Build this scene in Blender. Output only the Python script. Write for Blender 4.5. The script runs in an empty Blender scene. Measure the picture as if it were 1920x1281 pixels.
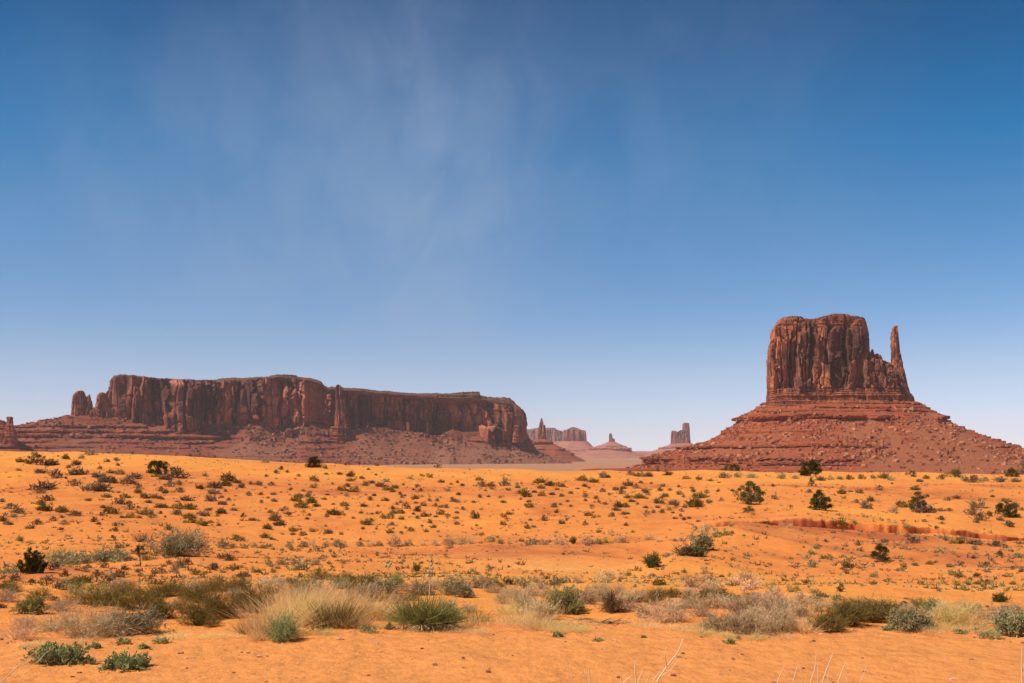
import bpy, math, numpy as np
F = 1867.0          # focal length in photo pixels (35 mm lens)
HY = 850.0          # photo row of the eye-level horizon; the eye is at z = 0
sc = bpy.context.scene
COL = sc.collection
R = math.radians
rng = np.random.default_rng(11)

# ------------------------------------------------------------------ noise
def _h(ix, iy, iz, seed):
    n = (ix.astype(np.int64)*374761393 + iy.astype(np.int64)*668265263 + iz.astype(np.int64)*2147483647 + seed*1274126177) & 0xffffffff
    n = ((n ^ (n >> 13)) * 1274126177) & 0xffffffff
    n = ((n ^ (n >> 16)) * 2246822519) & 0xffffffff
    n = n ^ (n >> 15)
    return (n & 0xffffff) / float(0xffffff)
def vnoise(x, y, z, seed=0):
    x, y, z = np.broadcast_arrays(np.asarray(x, float), np.asarray(y, float), np.asarray(z, float))
    ix, iy, iz = np.floor(x), np.floor(y), np.floor(z)
    fx, fy, fz = x-ix, y-iy, z-iz
    fx = fx*fx*fx*(fx*(fx*6-15)+10); fy = fy*fy*fy*(fy*(fy*6-15)+10); fz = fz*fz*fz*(fz*(fz*6-15)+10)
    r = 0
    for a in (0, 1):
        for b in (0, 1):
            for c in (0, 1):
                w = (fx if a else 1-fx)*(fy if b else 1-fy)*(fz if c else 1-fz)
                r = r + w*_h(ix+a, iy+b, iz+c, seed)
    return r*2-1
def fbm(x, y, z=0.0, octv=4, seed=0, gain=.5, lac=2.03):
    r, a, f, t = 0, 1., 1., 0.
    for i in range(octv):
        r = r + a*vnoise(np.asarray(x)*f+i*17.3, np.asarray(y)*f-i*9.1, np.asarray(z)*f+i*5.7, seed+i*13)
        t += a; a *= gain; f *= lac
    return r/t
def worley(x, y, z, seed=0):
    x, y, z = np.broadcast_arrays(x, y, z)
    ix, iy, iz = np.floor(x), np.floor(y), np.floor(z)
    f1 = np.full(x.shape, 9.); f2 = f1.copy(); cid = np.zeros(x.shape)
    for a in (-1, 0, 1):
        for b in (-1, 0, 1):
            for c in (-1, 0, 1):
                jx, jy, jz = ix+a, iy+b, iz+c
                px = jx+_h(jx, jy, jz, seed); py = jy+_h(jx, jy, jz, seed+1); pz = jz+_h(jx, jy, jz, seed+2)
                d = np.sqrt((px-x)**2+(py-y)**2+(pz-z)**2)
                r = _h(jx, jy, jz, seed+3)
                m = d < f1
                f2 = np.where(m, f1, np.minimum(f2, d)); cid = np.where(m, r, cid); f1 = np.where(m, d, f1)
    return f1, f2, cid
def worley2(x, y, seed=0):
    ix, iy = np.floor(x), np.floor(y); z0 = np.zeros_like(ix)
    f1 = np.full(x.shape, 9.); f2 = f1.copy(); ci = ix.copy(); cj = iy.copy(); dx = z0.copy(); dy = z0.copy()
    for a in (-1, 0, 1):
        for b in (-1, 0, 1):
            jx, jy = ix+a, iy+b
            px = jx+.15+.7*_h(jx, jy, z0, seed); py = jy+.15+.7*_h(jx, jy, z0, seed+1); d = np.hypot(px-x, py-y); m = d < f1
            f2 = np.where(m, f1, np.minimum(f2, d)); ci = np.where(m, jx, ci); cj = np.where(m, jy, cj)
            dx = np.where(m, x-px, dx); dy = np.where(m, y-py, dy); f1 = np.where(m, d, f1)
    return f1, f2, ci, cj, dx, dy
def sstep(a, b, x):
    t = np.clip((np.asarray(x, float)-a)/(b-a), 0, 1); return t*t*(3-2*t)
def pchip(x, y, q):
    x = np.asarray(x, float); y = np.asarray(y, float)
    h = np.diff(x); d = np.diff(y)/h; m = np.zeros_like(y)
    for i in range(1, len(x)-1):
        if d[i-1]*d[i] > 0:
            w1, w2 = 2*h[i]+h[i-1], h[i]+2*h[i-1]
            m[i] = (w1+w2)/(w1/d[i-1]+w2/d[i])
    m[0], m[-1] = d[0], d[-1]
    q = np.clip(q, x[0], x[-1]); k = np.clip(np.searchsorted(x, q)-1, 0, len(h)-1)
    t = (q-x[k])/h[k]
    return ((2*t**3-3*t**2+1)*y[k]+(t**3-2*t**2+t)*h[k]*m[k]+(-2*t**3+3*t**2)*y[k+1]+(t**3-t**2)*h[k]*m[k+1])

# ------------------------------------------------------------------ meshes
def mesh_of(name, V, Fs, attrs=None, smooth=False):
    V = np.asarray(V, np.float32).reshape(-1, 3)
    if not isinstance(Fs, (list, tuple)): Fs = [Fs]
    Fs = [np.asarray(f, np.int32) for f in Fs if len(f)]
    me = bpy.data.meshes.new(name)
    nl = sum(f.size for f in Fs); nf = sum(len(f) for f in Fs)
    me.vertices.add(len(V)); me.vertices.foreach_set('co', V.ravel())
    me.loops.add(nl); me.loops.foreach_set('vertex_index', np.concatenate([f.ravel() for f in Fs]))
    me.polygons.add(nf)
    tot = np.concatenate([np.full(len(f), f.shape[1], np.int32) for f in Fs])
    st = np.concatenate([[0], np.cumsum(tot)[:-1]]).astype(np.int32)
    me.polygons.foreach_set('loop_start', st)
    try: me.polygons.foreach_set('loop_total', tot)
    except Exception: pass
    me.polygons.foreach_set('use_smooth', np.full(nf, bool(smooth)))
    for k, v in (attrs or {}).items():
        a = me.attributes.new(k, 'FLOAT', 'POINT'); a.data.foreach_set('value', np.asarray(v, np.float32).ravel())
    me.update(calc_edges=True)
    return me
def link(name, me, mat=None, parent=None):
    o = bpy.data.objects.new(name, me); COL.objects.link(o)
    if mat is not None and me is not None and not me.materials: me.materials.append(mat)
    if parent is not None: o.parent = parent
    return o
def tag(o, label=None, cat=None, group=None, kind=None):
    for k, v in (('label', label), ('category', cat), ('group', group), ('kind', kind)):
        if v: o[k] = v
    return o
def grid_faces(nr, nc, wrap=False):
    i = np.arange(nr-1)[:, None]; j = np.arange(nc if wrap else nc-1)[None, :]
    j2 = (j+1) % nc
    return np.stack([i*nc+j, i*nc+j2, (i+1)*nc+j2, (i+1)*nc+j], -1).reshape(-1, 4)
class Bag:
    """collects pieces of one mesh"""
    def __init__(s): s.V = []; s.Q = []; s.T = []; s.A = []; s.n = 0
    def add(s, V, Q=None, T=None, a=None):
        V = np.asarray(V, float).reshape(-1, 3)
        if Q is not None and len(Q): s.Q.append(np.asarray(Q).reshape(-1, 4)+s.n)
        if T is not None and len(T): s.T.append(np.asarray(T).reshape(-1, 3)+s.n)
        s.A.append(np.zeros(len(V)) if a is None else np.broadcast_to(a, (len(V),)))
        s.V.append(V); s.n += len(V)
    def mesh(s, name, smooth=False):
        fs = []
        if s.Q: fs.append(np.concatenate(s.Q))
        if s.T: fs.append(np.concatenate(s.T))
        return mesh_of(name, np.concatenate(s.V), fs, {'v': np.concatenate(s.A)}, smooth)

# ------------------------------------------------------------------ node helper
class NT:
    def __init__(s, name):
        s.m = bpy.data.materials.new(name); s.m.use_nodes = True; s.t = s.m.node_tree; s.t.nodes.clear()
        s.out = s.n('ShaderNodeOutputMaterial')
    def n(s, ty, **kw):
        x = s.t.nodes.new(ty)
        for k, v in kw.items(): setattr(x, k, v)
        return x
    def l(s, a, b): s.t.links.new(a, b)
    def val(s, sock, v):
        if hasattr(v, 'is_linked') or isinstance(v, bpy.types.NodeSocket): s.l(v, sock)
        else: sock.default_value = v
    def attr(s, name): return s.n('ShaderNodeAttribute', attribute_name=name).outputs['Fac']
    def noise(s, vec, scale, detail=4, rough=.55, dist=0.):
        x = s.n('ShaderNodeTexNoise'); x.inputs['Scale'].default_value = scale; x.inputs['Detail'].default_value = detail
        x.inputs['Roughness'].default_value = rough; x.inputs['Distortion'].default_value = dist
        s.l(vec, x.inputs['Vector']); return x.outputs['Fac']
    def mapv(s, vec, scale=(1, 1, 1), rot=(0, 0, 0)):
        x = s.n('ShaderNodeMapping'); x.inputs['Scale'].default_value = scale; x.inputs['Rotation'].default_value = rot
        s.l(vec, x.inputs['Vector']); return x.outputs['Vector']
    def math(s, op, a, b=0., c=0., clamp=False):
        x = s.n('ShaderNodeMath', operation=op, use_clamp=clamp)
        s.val(x.inputs[0], a); s.val(x.inputs[1], b); s.val(x.inputs[2], c); return x.outputs[0]
    def rng(s, v, a, b, c=0., d=1.):
        x = s.n('ShaderNodeMapRange', interpolation_type='SMOOTHSTEP'); s.val(x.inputs['Value'], v)
        for k, q in zip(('From Min', 'From Max', 'To Min', 'To Max'), (a, b, c, d)): x.inputs[k].default_value = q
        return x.outputs['Result']
    def mix(s, f, a, b, blend='MIX'):
        x = s.n('ShaderNodeMix', data_type='RGBA', blend_type=blend)
        s.val(x.inputs[0], f)
        for i, q in ((6, a), (7, b)):
            if isinstance(q, (tuple, list)): x.inputs[i].default_value = (*q[:3], 1)
            else: s.l(q, x.inputs[i])
        return x.outputs[2]
    def bump(s, h, strength, dist, normal=None):
        x = s.n('ShaderNodeBump'); x.inputs['Strength'].default_value = strength; x.inputs['Distance'].default_value = dist
        s.l(h, x.inputs['Height'])
        if normal is not None: s.l(normal, x.inputs['Normal'])
        return x.outputs['Normal']
    def bsdf(s, col, rough=.9, normal=None, spec=.15, trans=None):
        b = s.n('ShaderNodeBsdfPrincipled'); s.val(b.inputs['Base Color'], col if not isinstance(col, tuple) else (*col, 1))
        b.inputs['Roughness'].default_value = rough; b.inputs['Specular IOR Level'].default_value = spec
        if normal is not None: s.l(normal, b.inputs['Normal'])
        o = b.outputs[0]
        if trans:
            t = s.n('ShaderNodeBsdfTranslucent'); s.val(t.inputs['Color'], col if not isinstance(col, tuple) else (*col, 1))
            mx = s.n('ShaderNodeMixShader'); mx.inputs[0].default_value = trans; s.l(o, mx.inputs[1]); s.l(t.outputs[0], mx.inputs[2]); o = mx.outputs[0]
        s.l(o, s.out.inputs['Surface']); return s.m

# ------------------------------------------------------------------ camera, sun, sky
cam = bpy.data.cameras.new('camera'); co = bpy.data.objects.new('camera', cam); COL.objects.link(co)
co.location = (0, 0, 0); co.rotation_euler = (R(90), 0, 0)
cam.sensor_width = 36; cam.lens = F/1920*36; cam.shift_y = (HY-640.5)/1920
cam.clip_start = .1; cam.clip_end = 60000
sc.camera = co
SUN = np.array([-.60, -.26, .84]); SUN /= np.linalg.norm(SUN)
el = math.asin(SUN[2]); az = math.atan2(SUN[0], SUN[1])
sl = bpy.data.lights.new('sun', 'SUN'); sl.energy = 4.8; sl.angle = R(.53); sl.color = (1, .955, .88)
so = bpy.data.objects.new('sun', sl); COL.objects.link(so)
from mathutils import Vector
so.rotation_euler = Vector(SUN.tolist()).to_track_quat('Z', 'Y').to_euler(); so.location = (-50, -20, 80)

w = bpy.data.worlds.new('World'); sc.world = w; w.use_nodes = True
t = w.node_tree; t.nodes.clear()
def wn(ty, **k):
    x = t.nodes.new(ty)
    for a, b in k.items(): setattr(x, a, b)
    return x
def wm(op, a, b=0., c=0., clamp=False):
    x = wn('ShaderNodeMath', operation=op, use_clamp=clamp)
    for i, v in enumerate((a, b, c)):
        if isinstance(v, (int, float)): x.inputs[i].default_value = v
        else: t.links.new(v, x.inputs[i])
    return x.outputs[0]
def wr(v, a, b, c=0., d=1.):
    x = wn('ShaderNodeMapRange', interpolation_type='SMOOTHSTEP'); t.links.new(v, x.inputs['Value'])
    for k, q in zip(('From Min', 'From Max', 'To Min', 'To Max'), (a, b, c, d)): x.inputs[k].default_value = q
    return x.outputs['Result']
sky = wn('ShaderNodeTexSky', sky_type='NISHITA'); sky.sun_disc = False
sky.sun_elevation = el; sky.sun_rotation = az; sky.altitude = 1600; sky.air_density = 1.0
sky.dust_density = .6; sky.ozone_density = 2.0
tc = wn('ShaderNodeTexCoord'); sx = wn('ShaderNodeSeparateXYZ'); t.links.new(tc.outputs['Generated'], sx.inputs[0])
X, Y, Z = sx.outputs
# a polarised desert sky: deeper and bluer overhead, paler low down
rp = wn('ShaderNodeValToRGB'); t.links.new(wm('MULTIPLY', Z, 2.), rp.inputs[0]); cr = rp.color_ramp
SK = [(0., (1.09, 1.13, 1.56)), (.010, (1.09, 1.13, 1.56)), (.0535, (1.07, 1.0, 1.28)), (.16, (1.03, .98, 1.11)), (.27, (.72, .91, 1.10)), (.468, (.38, .84, 1.07)), (.572, (.16, .77, 1.06)), (.667, (.09, .66, .95)), (.746, (.075, .56, .84)), (.83, (.055, .48, .74)), (1., (.1, .48, .72))]
while len(cr.elements) < len(SK): cr.elements.new(.5)
for e, (p_, c_) in zip(cr.elements, SK): e.position = p_; e.color = (*[v/2 for v in c_], 1)
mu = wn('ShaderNodeMix', data_type='RGBA', blend_type='MULTIPLY'); mu.inputs[0].default_value = 1; t.links.new(sky.outputs[0], mu.inputs[6]); t.links.new(rp.outputs[0], mu.inputs[7])
m2 = wn('ShaderNodeVectorMath', operation='SCALE'); m2.inputs['Scale'].default_value = 2.; t.links.new(mu.outputs[2], m2.inputs[0])
# thin dust veils: noise laid over the sky directions
ya = wm('MAXIMUM', Y, .05)
U = wm('DIVIDE', X, ya); Vv = wm('DIVIDE', Z, ya)
def blob(u0, v0, su, sv, rot=0.):
    du = wm('SUBTRACT', U, u0); dv = wm('SUBTRACT', Vv, v0); c, s = math.cos(rot), math.sin(rot)
    a = wm('DIVIDE', wm('ADD', wm('MULTIPLY', du, c), wm('MULTIPLY', dv, s)), su)
    b = wm('DIVIDE', wm('SUBTRACT', wm('MULTIPLY', dv, c), wm('MULTIPLY', du, s)), sv)
    return wm('POWER', 2.718, wm('MULTIPLY', wm('ADD', wm('MULTIPLY', a, a), wm('MULTIPLY', b, b)), -1.))
def q(px, py): return (px-960)/F, (HY-py)/F
cmb = wn('ShaderNodeCombineXYZ'); t.links.new(U, cmb.inputs[0]); t.links.new(Vv, cmb.inputs[1])
def wnoise(scale, sc3, rot, det, dist, rough=.55):
    mp = wn('ShaderNodeMapping'); mp.inputs['Scale'].default_value = sc3; mp.inputs['Rotation'].default_value = (0, 0, rot)
    t.links.new(cmb.outputs[0], mp.inputs[0])
    nz = wn('ShaderNodeTexNoise'); nz.inputs['Scale'].default_value = scale; nz.inputs['Detail'].default_value = det
    nz.inputs['Distortion'].default_value = dist; nz.inputs['Roughness'].default_value = rough
    t.links.new(mp.outputs[0], nz.inputs['Vector']); return nz.outputs['Fac']
n1 = wnoise(4.2, (1.0, 1.0, 1), R(-30), 5, .5)
n2 = wnoise(11., (1.3, .9, 1), R(-40), 6, .8, .58)
nn = wr(wm('ADD', wm('MULTIPLY', n1, .68), wm('MULTIPLY', n2, .32)), .34, .66)
blobs = [(*q(650, 120), .19, .17, 0., .55), (*q(790, 330), .14, .18, R(20), .62), (*q(840, 520), .09, .17, 0., .55),
         (*q(430, 440), .14, .13, 0., .50), (*q(170, 400), .13, .16, R(-40), .50), (*q(1250, 300), .24, .16, R(-35), .38),
         (*q(1150, 60), .3, .12, 0., .20), (*q(80, 120), .12, .14, 0., .12), (*q(600, 560), .25, .09, 0., .40), (*q(1450, 130), .2, .1, R(20), .12)]
ms = None
for (u0, v0, a, b, r_, s_) in blobs:
    x_ = wm('MULTIPLY', blob(u0, v0, a, b, r_), s_); ms = x_ if ms is None else wm('ADD', ms, x_)
cover = wm('MULTIPLY', wm('MULTIPLY', ms, wm('ADD', wm('MULTIPLY', nn, .55), .45)), .33, clamp=True)
mx = wn('ShaderNodeMix', data_type='RGBA'); t.links.new(cover, mx.inputs[0]); t.links.new(m2.outputs[0], mx.inputs[6])
mx.inputs[7].default_value = (4.0, 4.7, 6.1, 1)
bg = wn('ShaderNodeBackground'); bg.inputs[1].default_value = .10; t.links.new(mx.outputs[2], bg.inputs[0])
wo = wn('ShaderNodeOutputWorld'); t.links.new(bg.outputs[0], wo.inputs[0])
vs = sc.view_settings; sc.display_settings.display_device = 'sRGB'
vs.view_transform = 'Standard'; vs.look = 'None'; vs.exposure = 0.; vs.gamma = 1.; vs.use_curve_mapping = False
cy = sc.cycles; cy.use_denoising = True; cy.max_bounces = 6; cy.diffuse_bounces = 3; cy.transmission_bounces = 2
cy.volume_bounces = 1; cy.use_adaptive_sampling = True; cy.adaptive_threshold = .02
sc.render.film_transparent = False
# ------------------------------------------------------------------ dunes: one height field in metres
ROW_D = [1., 4., 7.4, 9.3, 12, 16, 22, 32, 45, 60, 68, 75, 90, 115, 150, 190]
CU = [-400, 0, 240, 480, 720, 960, 1200, 1300, 1400, 1500, 1600, 1700, 1800, 1920, 2300]
ROWS = {
 -400: [1195, 1142, 1104, 1078, 1052, 1022, 992, 974, 957, 928, 893, 862, 842],
 0:    [1195, 1142, 1104, 1078, 1052, 1024, 995, 978, 962, 933, 897, 868, 848],
 240:  [1195, 1142, 1105, 1080, 1056, 1030, 1002, 985, 969, 939, 902, 871, 852],
 480:  [1192, 1140, 1105, 1082, 1063, 1041, 1016, 999, 982, 950, 912, 880, 864],
 720:  [1190, 1140, 1104, 1085, 1069, 1049, 1022, 1004, 987, 956, 920, 890, 875],
 960:  [1190, 1140, 1104, 1086, 1070, 1051, 1023, 1005, 989, 960, 926, 898, 881],
 1200: [1190, 1140, 1105, 1087, 1070, 1049, 1021, 1004, 988, 959, 926, 900, 885],
 1300: [1190, 1140, 1106, 1086, 1066, 1039, 1010, 995, 982, 956, 925, 900, 884],
 1400: [1190, 1141, 1107, 1084, 1058, 1022, 992, 984, 971, 950, 922, 899, 884],
 1500: [1190, 1140, 1107, 1084, 1056, 1020, 993, 984, 968, 950, 922, 900, 886],
 1600: [1190, 1140, 1107, 1084, 1056, 1021, 996, 989, 979, 955, 923, 902, 888],
 1700: [1190, 1140, 1107, 1084, 1057, 1024, 1001, 994, 984, 958, 925, 902, 886],
 1800: [1190, 1140, 1107, 1084, 1058, 1028, 1008, 1002, 985, 958, 926, 903, 889],
 1920: [1190, 1140, 1107, 1084, 1060, 1032, 1015, 1010, 1000, 963, 929, 905, 891],
 2300: [1190, 1140, 1107, 1084, 1060, 1032, 1015, 1010, 1000, 963, 929, 905, 891]}
Dn = np.array(ROW_D+[235., 300., 380., 470.])
NU, ND = 540, 700
_u = np.linspace(-400, 2300, NU); _ld = np.linspace(0, math.log(470), ND)
cols = []
for c in CU:
    y = np.array([0, 0, 1279]+ROWS[c], float); z = -(y-HY)*Dn[:16]/F; z[:3] = -1.7
    z = np.concatenate([z, [z[-1]-3.2, z[-1]-11, z[-1]-24, -46]])
    cols.append(pchip(np.log(Dn), z, _ld))
cols = np.array(cols)
ZT = np.array([pchip(CU, cols[:, j], _u) for j in range(ND)]).T      # NU x ND
def bil(T, u, ld):
    a = np.clip((u+400)/2700*(NU-1), 0, NU-1.001); b = np.clip(ld/_ld[-1]*(ND-1), 0, ND-1.001)
    i, j = a.astype(int), b.astype(int); fa, fb = a-i, b-j
    return (T[i, j]*(1-fa)+T[i+1, j]*fa)*(1-fb)+(T[i, j+1]*(1-fa)+T[i+1, j+1]*fa)*fb
def Dbank(u): return 73.6+.7*vnoise(u/47., 0, 0, 5)+.16*vnoise(u/9., 3, 0, 6)
def gully(u):
    return pchip([-400, 1310, 1370, 1430, 1530, 1590, 1650, 1720, 1790, 1850, 1920, 2060, 2300],
                 [0, 0, .5, 1, .9, .7, .38, .45, .8, 1, .7, .3, 0], u)
TH = .62
def split(X, Y):
    th = np.clip(np.arctan2(X, Y), -TH, TH); r = np.hypot(X, Y); return 960+F*np.tan(th), np.maximum(r*np.cos(th), .6)
def height(X, Y, fine=True):
    X = np.asarray(X, float); Y = np.asarray(Y, float)
    u, D = split(X, Y); ld = np.log(D)
    z = bil(ZT, u, ld)
    db = Dbank(u); g = gully(u)
    z = z-g*.03*sstep(60, 68, D)*(1-sstep(68, 70, D))-g*2.2*sstep(67.6, 70.6, D)*np.where(D < db, 1, 1-sstep(0, .22, D-db))
    z = z-np.minimum(g, 1)*.20*np.abs(vnoise(u/17., 7, 0, 8)+.30*vnoise(u/5., 7, 0, 9))*sstep(.1, .25, D-db)*(1-sstep(.4, 1.3, D-db))
    # sand hummocks
    far = sstep(13, 30, D); k = 1-sstep(400, 470, D)
    z = z+k*far*(.42*fbm(X/9., Y/11., 0, 3, 21)+.13*fbm(X/2.2, Y/2.4, 0, 3, 23))
    hill = sstep(1230, 1400, u)*sstep(24, 40, D)*(1-sstep(62, 68, D))
    rid = 1-np.abs(vnoise(X/5.+.3*Y/5, Y/16., 0, 31)); z = z+hill*.28*(rid-.6)
    uc = 1420-(66-D)*4.5; q1 = u-uc; z = z+.016*D*sstep(22, 34, D)*(1-sstep(50, 64, D))*(np.exp(-(np.where(q1 < 0, q1/60., q1/150.))**2)-.35*np.exp(-((q1+150)/90.)**2))
    mid = sstep(9.6, 11.5, D)*(1-sstep(18, 26, D))
    z = z+mid*(.10*fbm(X/1.5, Y/1.5, 0, 3, 25)+.03)
    z = z+(1-sstep(9, 30, D))*.020*fbm(X/.55, Y/.7, 0, 3, 27)
    # the red mound at left
    m = np.exp(-((u-110)/105.)**2-((D-24.)/3.2)**2); z = z+.30*m
    return z
def hit(px, py):
    """the sand under a point of the photograph: nearest place on the dunes seen there"""
    D = np.exp(np.linspace(math.log(5.5), math.log(200), 900)); Xs = (px-960)/F*D
    yy = HY-F*height(Xs, D)/D
    i = np.nonzero(yy <= py)[0]
    if len(i) == 0:
        i = int(np.argmin(yy)); return Xs[i], D[i], float(height(Xs[i], D[i]))
    i = max(i[0], 1); f = (yy[i-1]-py)/max(yy[i-1]-yy[i], 1e-6); d = D[i-1]+(D[i]-D[i-1])*min(max(f, 0), 1)
    return (px-960)/F*d, d, float(height((px-960)/F*d, d))

th = np.concatenate([np.linspace(-math.pi, -.56, 90)[:-1], np.linspace(-.56, .56, 1180), np.linspace(.56, math.pi, 90)[1:-1]])
a1 = np.exp(np.linspace(math.log(1.), math.log(68), 400)); a2 = np.linspace(68.3, 73.3, 22); a3 = 73.6+np.array([-.12, -.05, 0, .03, .06, .1, .14, .18, .22, .3, .5])
a4 = np.exp(np.linspace(math.log(74.6), math.log(470), 250)); aD = np.concatenate([a1, a2, a3, a4])
thc = np.clip(th, -TH, TH); uu = 960+F*np.tan(thc)
wgt = np.exp(-((aD-73.6)/4.)**2)
Dg = aD[:, None]+(Dbank(uu)-73.6)[None, :]*np.where(np.abs(aD-73.6) < .6, 1, wgt)[:, None]
rr = Dg/np.cos(thc)[None, :]
GX = rr*np.sin(th)[None, :]; GY = rr*np.cos(th)[None, :]; GZ = height(GX, GY)
gu, gD = split(GX, GY)
# where the soil is redder; along the wash bank it also carries painted shade
red = 0.95*fbm(GX/16., GY/20., 0, 4, 41)+.40*fbm(GX/2.5, GY/3., 0, 3, 43)
def spot(u0, d0, su, sd, a): return a*np.exp(-((gu-u0)/su)**2-((gD-d0)/sd)**2)
red = red+spot(110, 24, 130, 3.5, .8)+spot(1040, 88, 60, 12, .55)+spot(620, 78, 60, 6, .6)+spot(850, 95, 120, 12, .25)
red = red+sstep(1240, 1420, gu)*sstep(26, 40, gD)*(1-sstep(62, 72, gD))*.75+spot(250, 60, 130, 8, .45)+spot(1700, 115, 500, 26, .55)+spot(500, 70, 240, 7, .3)+spot(1120, 74, 260, 7, .3)+spot(60, 12, 200, 1.6, .35)
red = red+spot(900, 52, 420, 9, .42)-sstep(125, 160, gD)*.45*(gu < 1e9)+spot(1480, 128, 90, 9, .4)
bankf = gully(gu)*np.exp(-np.abs(gD-Dbank(gu)-.05)/.28)*(gD > 70)
red = np.clip(red+2.4*bankf+gully(gu)*sstep(69, 70.5, gD)*(gD < Dbank(gu))*.8, -.6, 2.)
pale = np.clip(spot(1060, 36, 150, 4.5, .8)+spot(1010, 46, 260, 7, .4)+spot(1860, 17, 130, 1.6, .9)+spot(1880, 31, 70, 3, .6), 0, 1)
near = (1-sstep(9.2, 10.2, gD+.25*vnoise(GX/.8, GY/.8, 0, 51)))

m = NT('sand')
geo = m.n('ShaderNodeNewGeometry').outputs['Position']
red_ = m.attr('red'); pale_ = m.attr('pale'); near_ = m.attr('near')
nA = m.noise(geo, .9, 6, .6); nB = m.noise(geo, 7., 5, .65); nC = m.noise(geo, 60., 3, .6); nS = m.noise(m.mapv(geo, (1, 2.6, 1)), 2.6, 5, .6)
rr_ = m.math('ADD', red_, m.math('MULTIPLY', m.math('SUBTRACT', nA, .5), .9))
c = m.mix(m.rng(rr_, -.6, .1), (.90, .335, .060), (.84, .270, .056)); c = m.mix(m.rng(rr_, .1, 1.), c, (.52, .130, .042))
c = m.mix(m.rng(red_, 1.1, 1.8), c, m.mix(m.rng(m.noise(geo, 3.5, 5, .7), .35, .65), (.15, .035, .016), (.40, .10, .036)))  # bank face: red soil, darkened further to paint in its shade
c = m.mix(m.math('MULTIPLY', pale_, m.rng(nS, .35, .65)), c, (.88, .42, .13))
c = m.mix(m.math('MULTIPLY', near_, .85), c, (.80, .295, .080))
c = m.mix(m.rng(nB, .35, .75, 0, .45), c, (.50, .15, .045))
c = m.mix(m.rng(nC, .45, .8, 0, .22), c, (.42, .16, .07))
grit = m.noise(geo, 170., 2, .5)
c = m.mix(m.math('MULTIPLY', m.rng(grit, .66, .74), .35), c, (.30, .11, .05))
c = m.mix(m.math('MULTIPLY', m.rng(m.noise(m.mapv(geo, (1, 1, 1), (.3, 0, 1)), 110., 2, .5), .68, .74), .35), c, (.9, .62, .42))
rip = m.n('ShaderNodeTexWave', wave_type='BANDS'); rip.inputs['Scale'].default_value = 3.2; rip.inputs['Distortion'].default_value = 6.; rip.inputs['Detail'].default_value = 3
m.l(m.mapv(geo, (.4, 1, 1), (0, 0, .35)), rip.inputs['Vector'])
b = m.bump(rip.outputs['Fac'], .06, .02); b = m.bump(nA, .5, .35, b); b = m.bump(nB, .5, .06, b); b = m.bump(nC, .4, .010, b)
SAND = m.bsdf(c, .95, b, .05)
V = np.stack([GX, GY, GZ], -1).reshape(-1, 3)
nr, nc = GX.shape
Fq = grid_faces(nr, nc, wrap=True)
# the small disc round the camera is closed with one more ring of triangles
ctr = len(V); V = np.vstack([V, [[0, 0, float(GZ[0].mean())]]])
j = np.arange(nc); tri = np.stack([np.full(nc, ctr), (j+1) % nc, j], -1)
me = mesh_of('sand_dunes', V, [Fq[:, ::-1], tri[:, ::-1]], {'red': np.append(red.ravel(), 0), 'pale': np.append(pale.ravel(), 0), 'near': np.append(near.ravel(), 1)}, True)
tag(link('sand_dunes', me, SAND), 'orange sand dunes with red soil patches', None, None, 'structure')

# ------------------------------------------------------------------ valley floor
thv = np.linspace(-math.pi, math.pi, 361)[:-1]; thv = np.unique(np.concatenate([thv, np.linspace(-.6, .6, 500)]))
rv = np.exp(np.linspace(math.log(150), math.log(14000), 180))
VX = rv[:, None]*np.sin(thv); VY = rv[:, None]*np.cos(thv)
VZ = -38+1.6*fbm(VX/260., VY/420., 0, 3, 61)*sstep(300, 1200, rv)[:, None]
m = NT('valley_soil'); geo = m.n('ShaderNodeNewGeometry').outputs['Position']
n1_ = m.noise(m.mapv(geo, (1, 1.6, 1)), .0016, 5, .6); n2_ = m.noise(geo, .02, 5, .65); n3_ = m.noise(geo, .12, 3, .6)
c = m.mix(m.rng(n1_, .42, .60), (.46, .25, .13), (.56, .19, .10)); c = m.mix(m.rng(n2_, .35, .7, 0, .5), c, (.40, .22, .12))
c = m.mix(m.rng(n3_, .52, .62, 0, .6), c, (.13, .12, .06))
VAL = m.bsdf(c, .95, m.bump(n2_, .4, 3.), .05)
V = np.stack([VX, VY, VZ], -1).reshape(-1, 3)
tag(link('valley_floor', mesh_of('valley_floor', V, grid_faces(len(rv), len(thv), True)[:, ::-1], None, True), VAL), 'flat grey and red valley floor beyond the dunes', None, None, 'structure')

# ------------------------------------------------------------------ the air of the valley
hz = NT('haze_air'); pv = hz.n('ShaderNodeVolumePrincipled')
pv.inputs['Color'].default_value = (1., .95, .94, 1); pv.inputs['Density'].default_value = 2.2e-5; pv.inputs['Anisotropy'].default_value = 0.
hz.l(pv.outputs[0], hz.out.inputs['Volume'])
S = 14500.; lo, hi = -52., 300.
V = [(x, y, z) for z in (lo, hi) for y in (-S, S) for x in (-S, S)]
Q = [(0, 2, 3, 1), (4, 5, 7, 6), (0, 1, 5, 4), (2, 6, 7, 3), (0, 4, 6, 2), (1, 3, 7, 5)]
tag(link('haze', mesh_of('haze', V, np.array(Q)), hz.m), 'thin pale haze filling the valley air', None, None, 'stuff')
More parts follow.
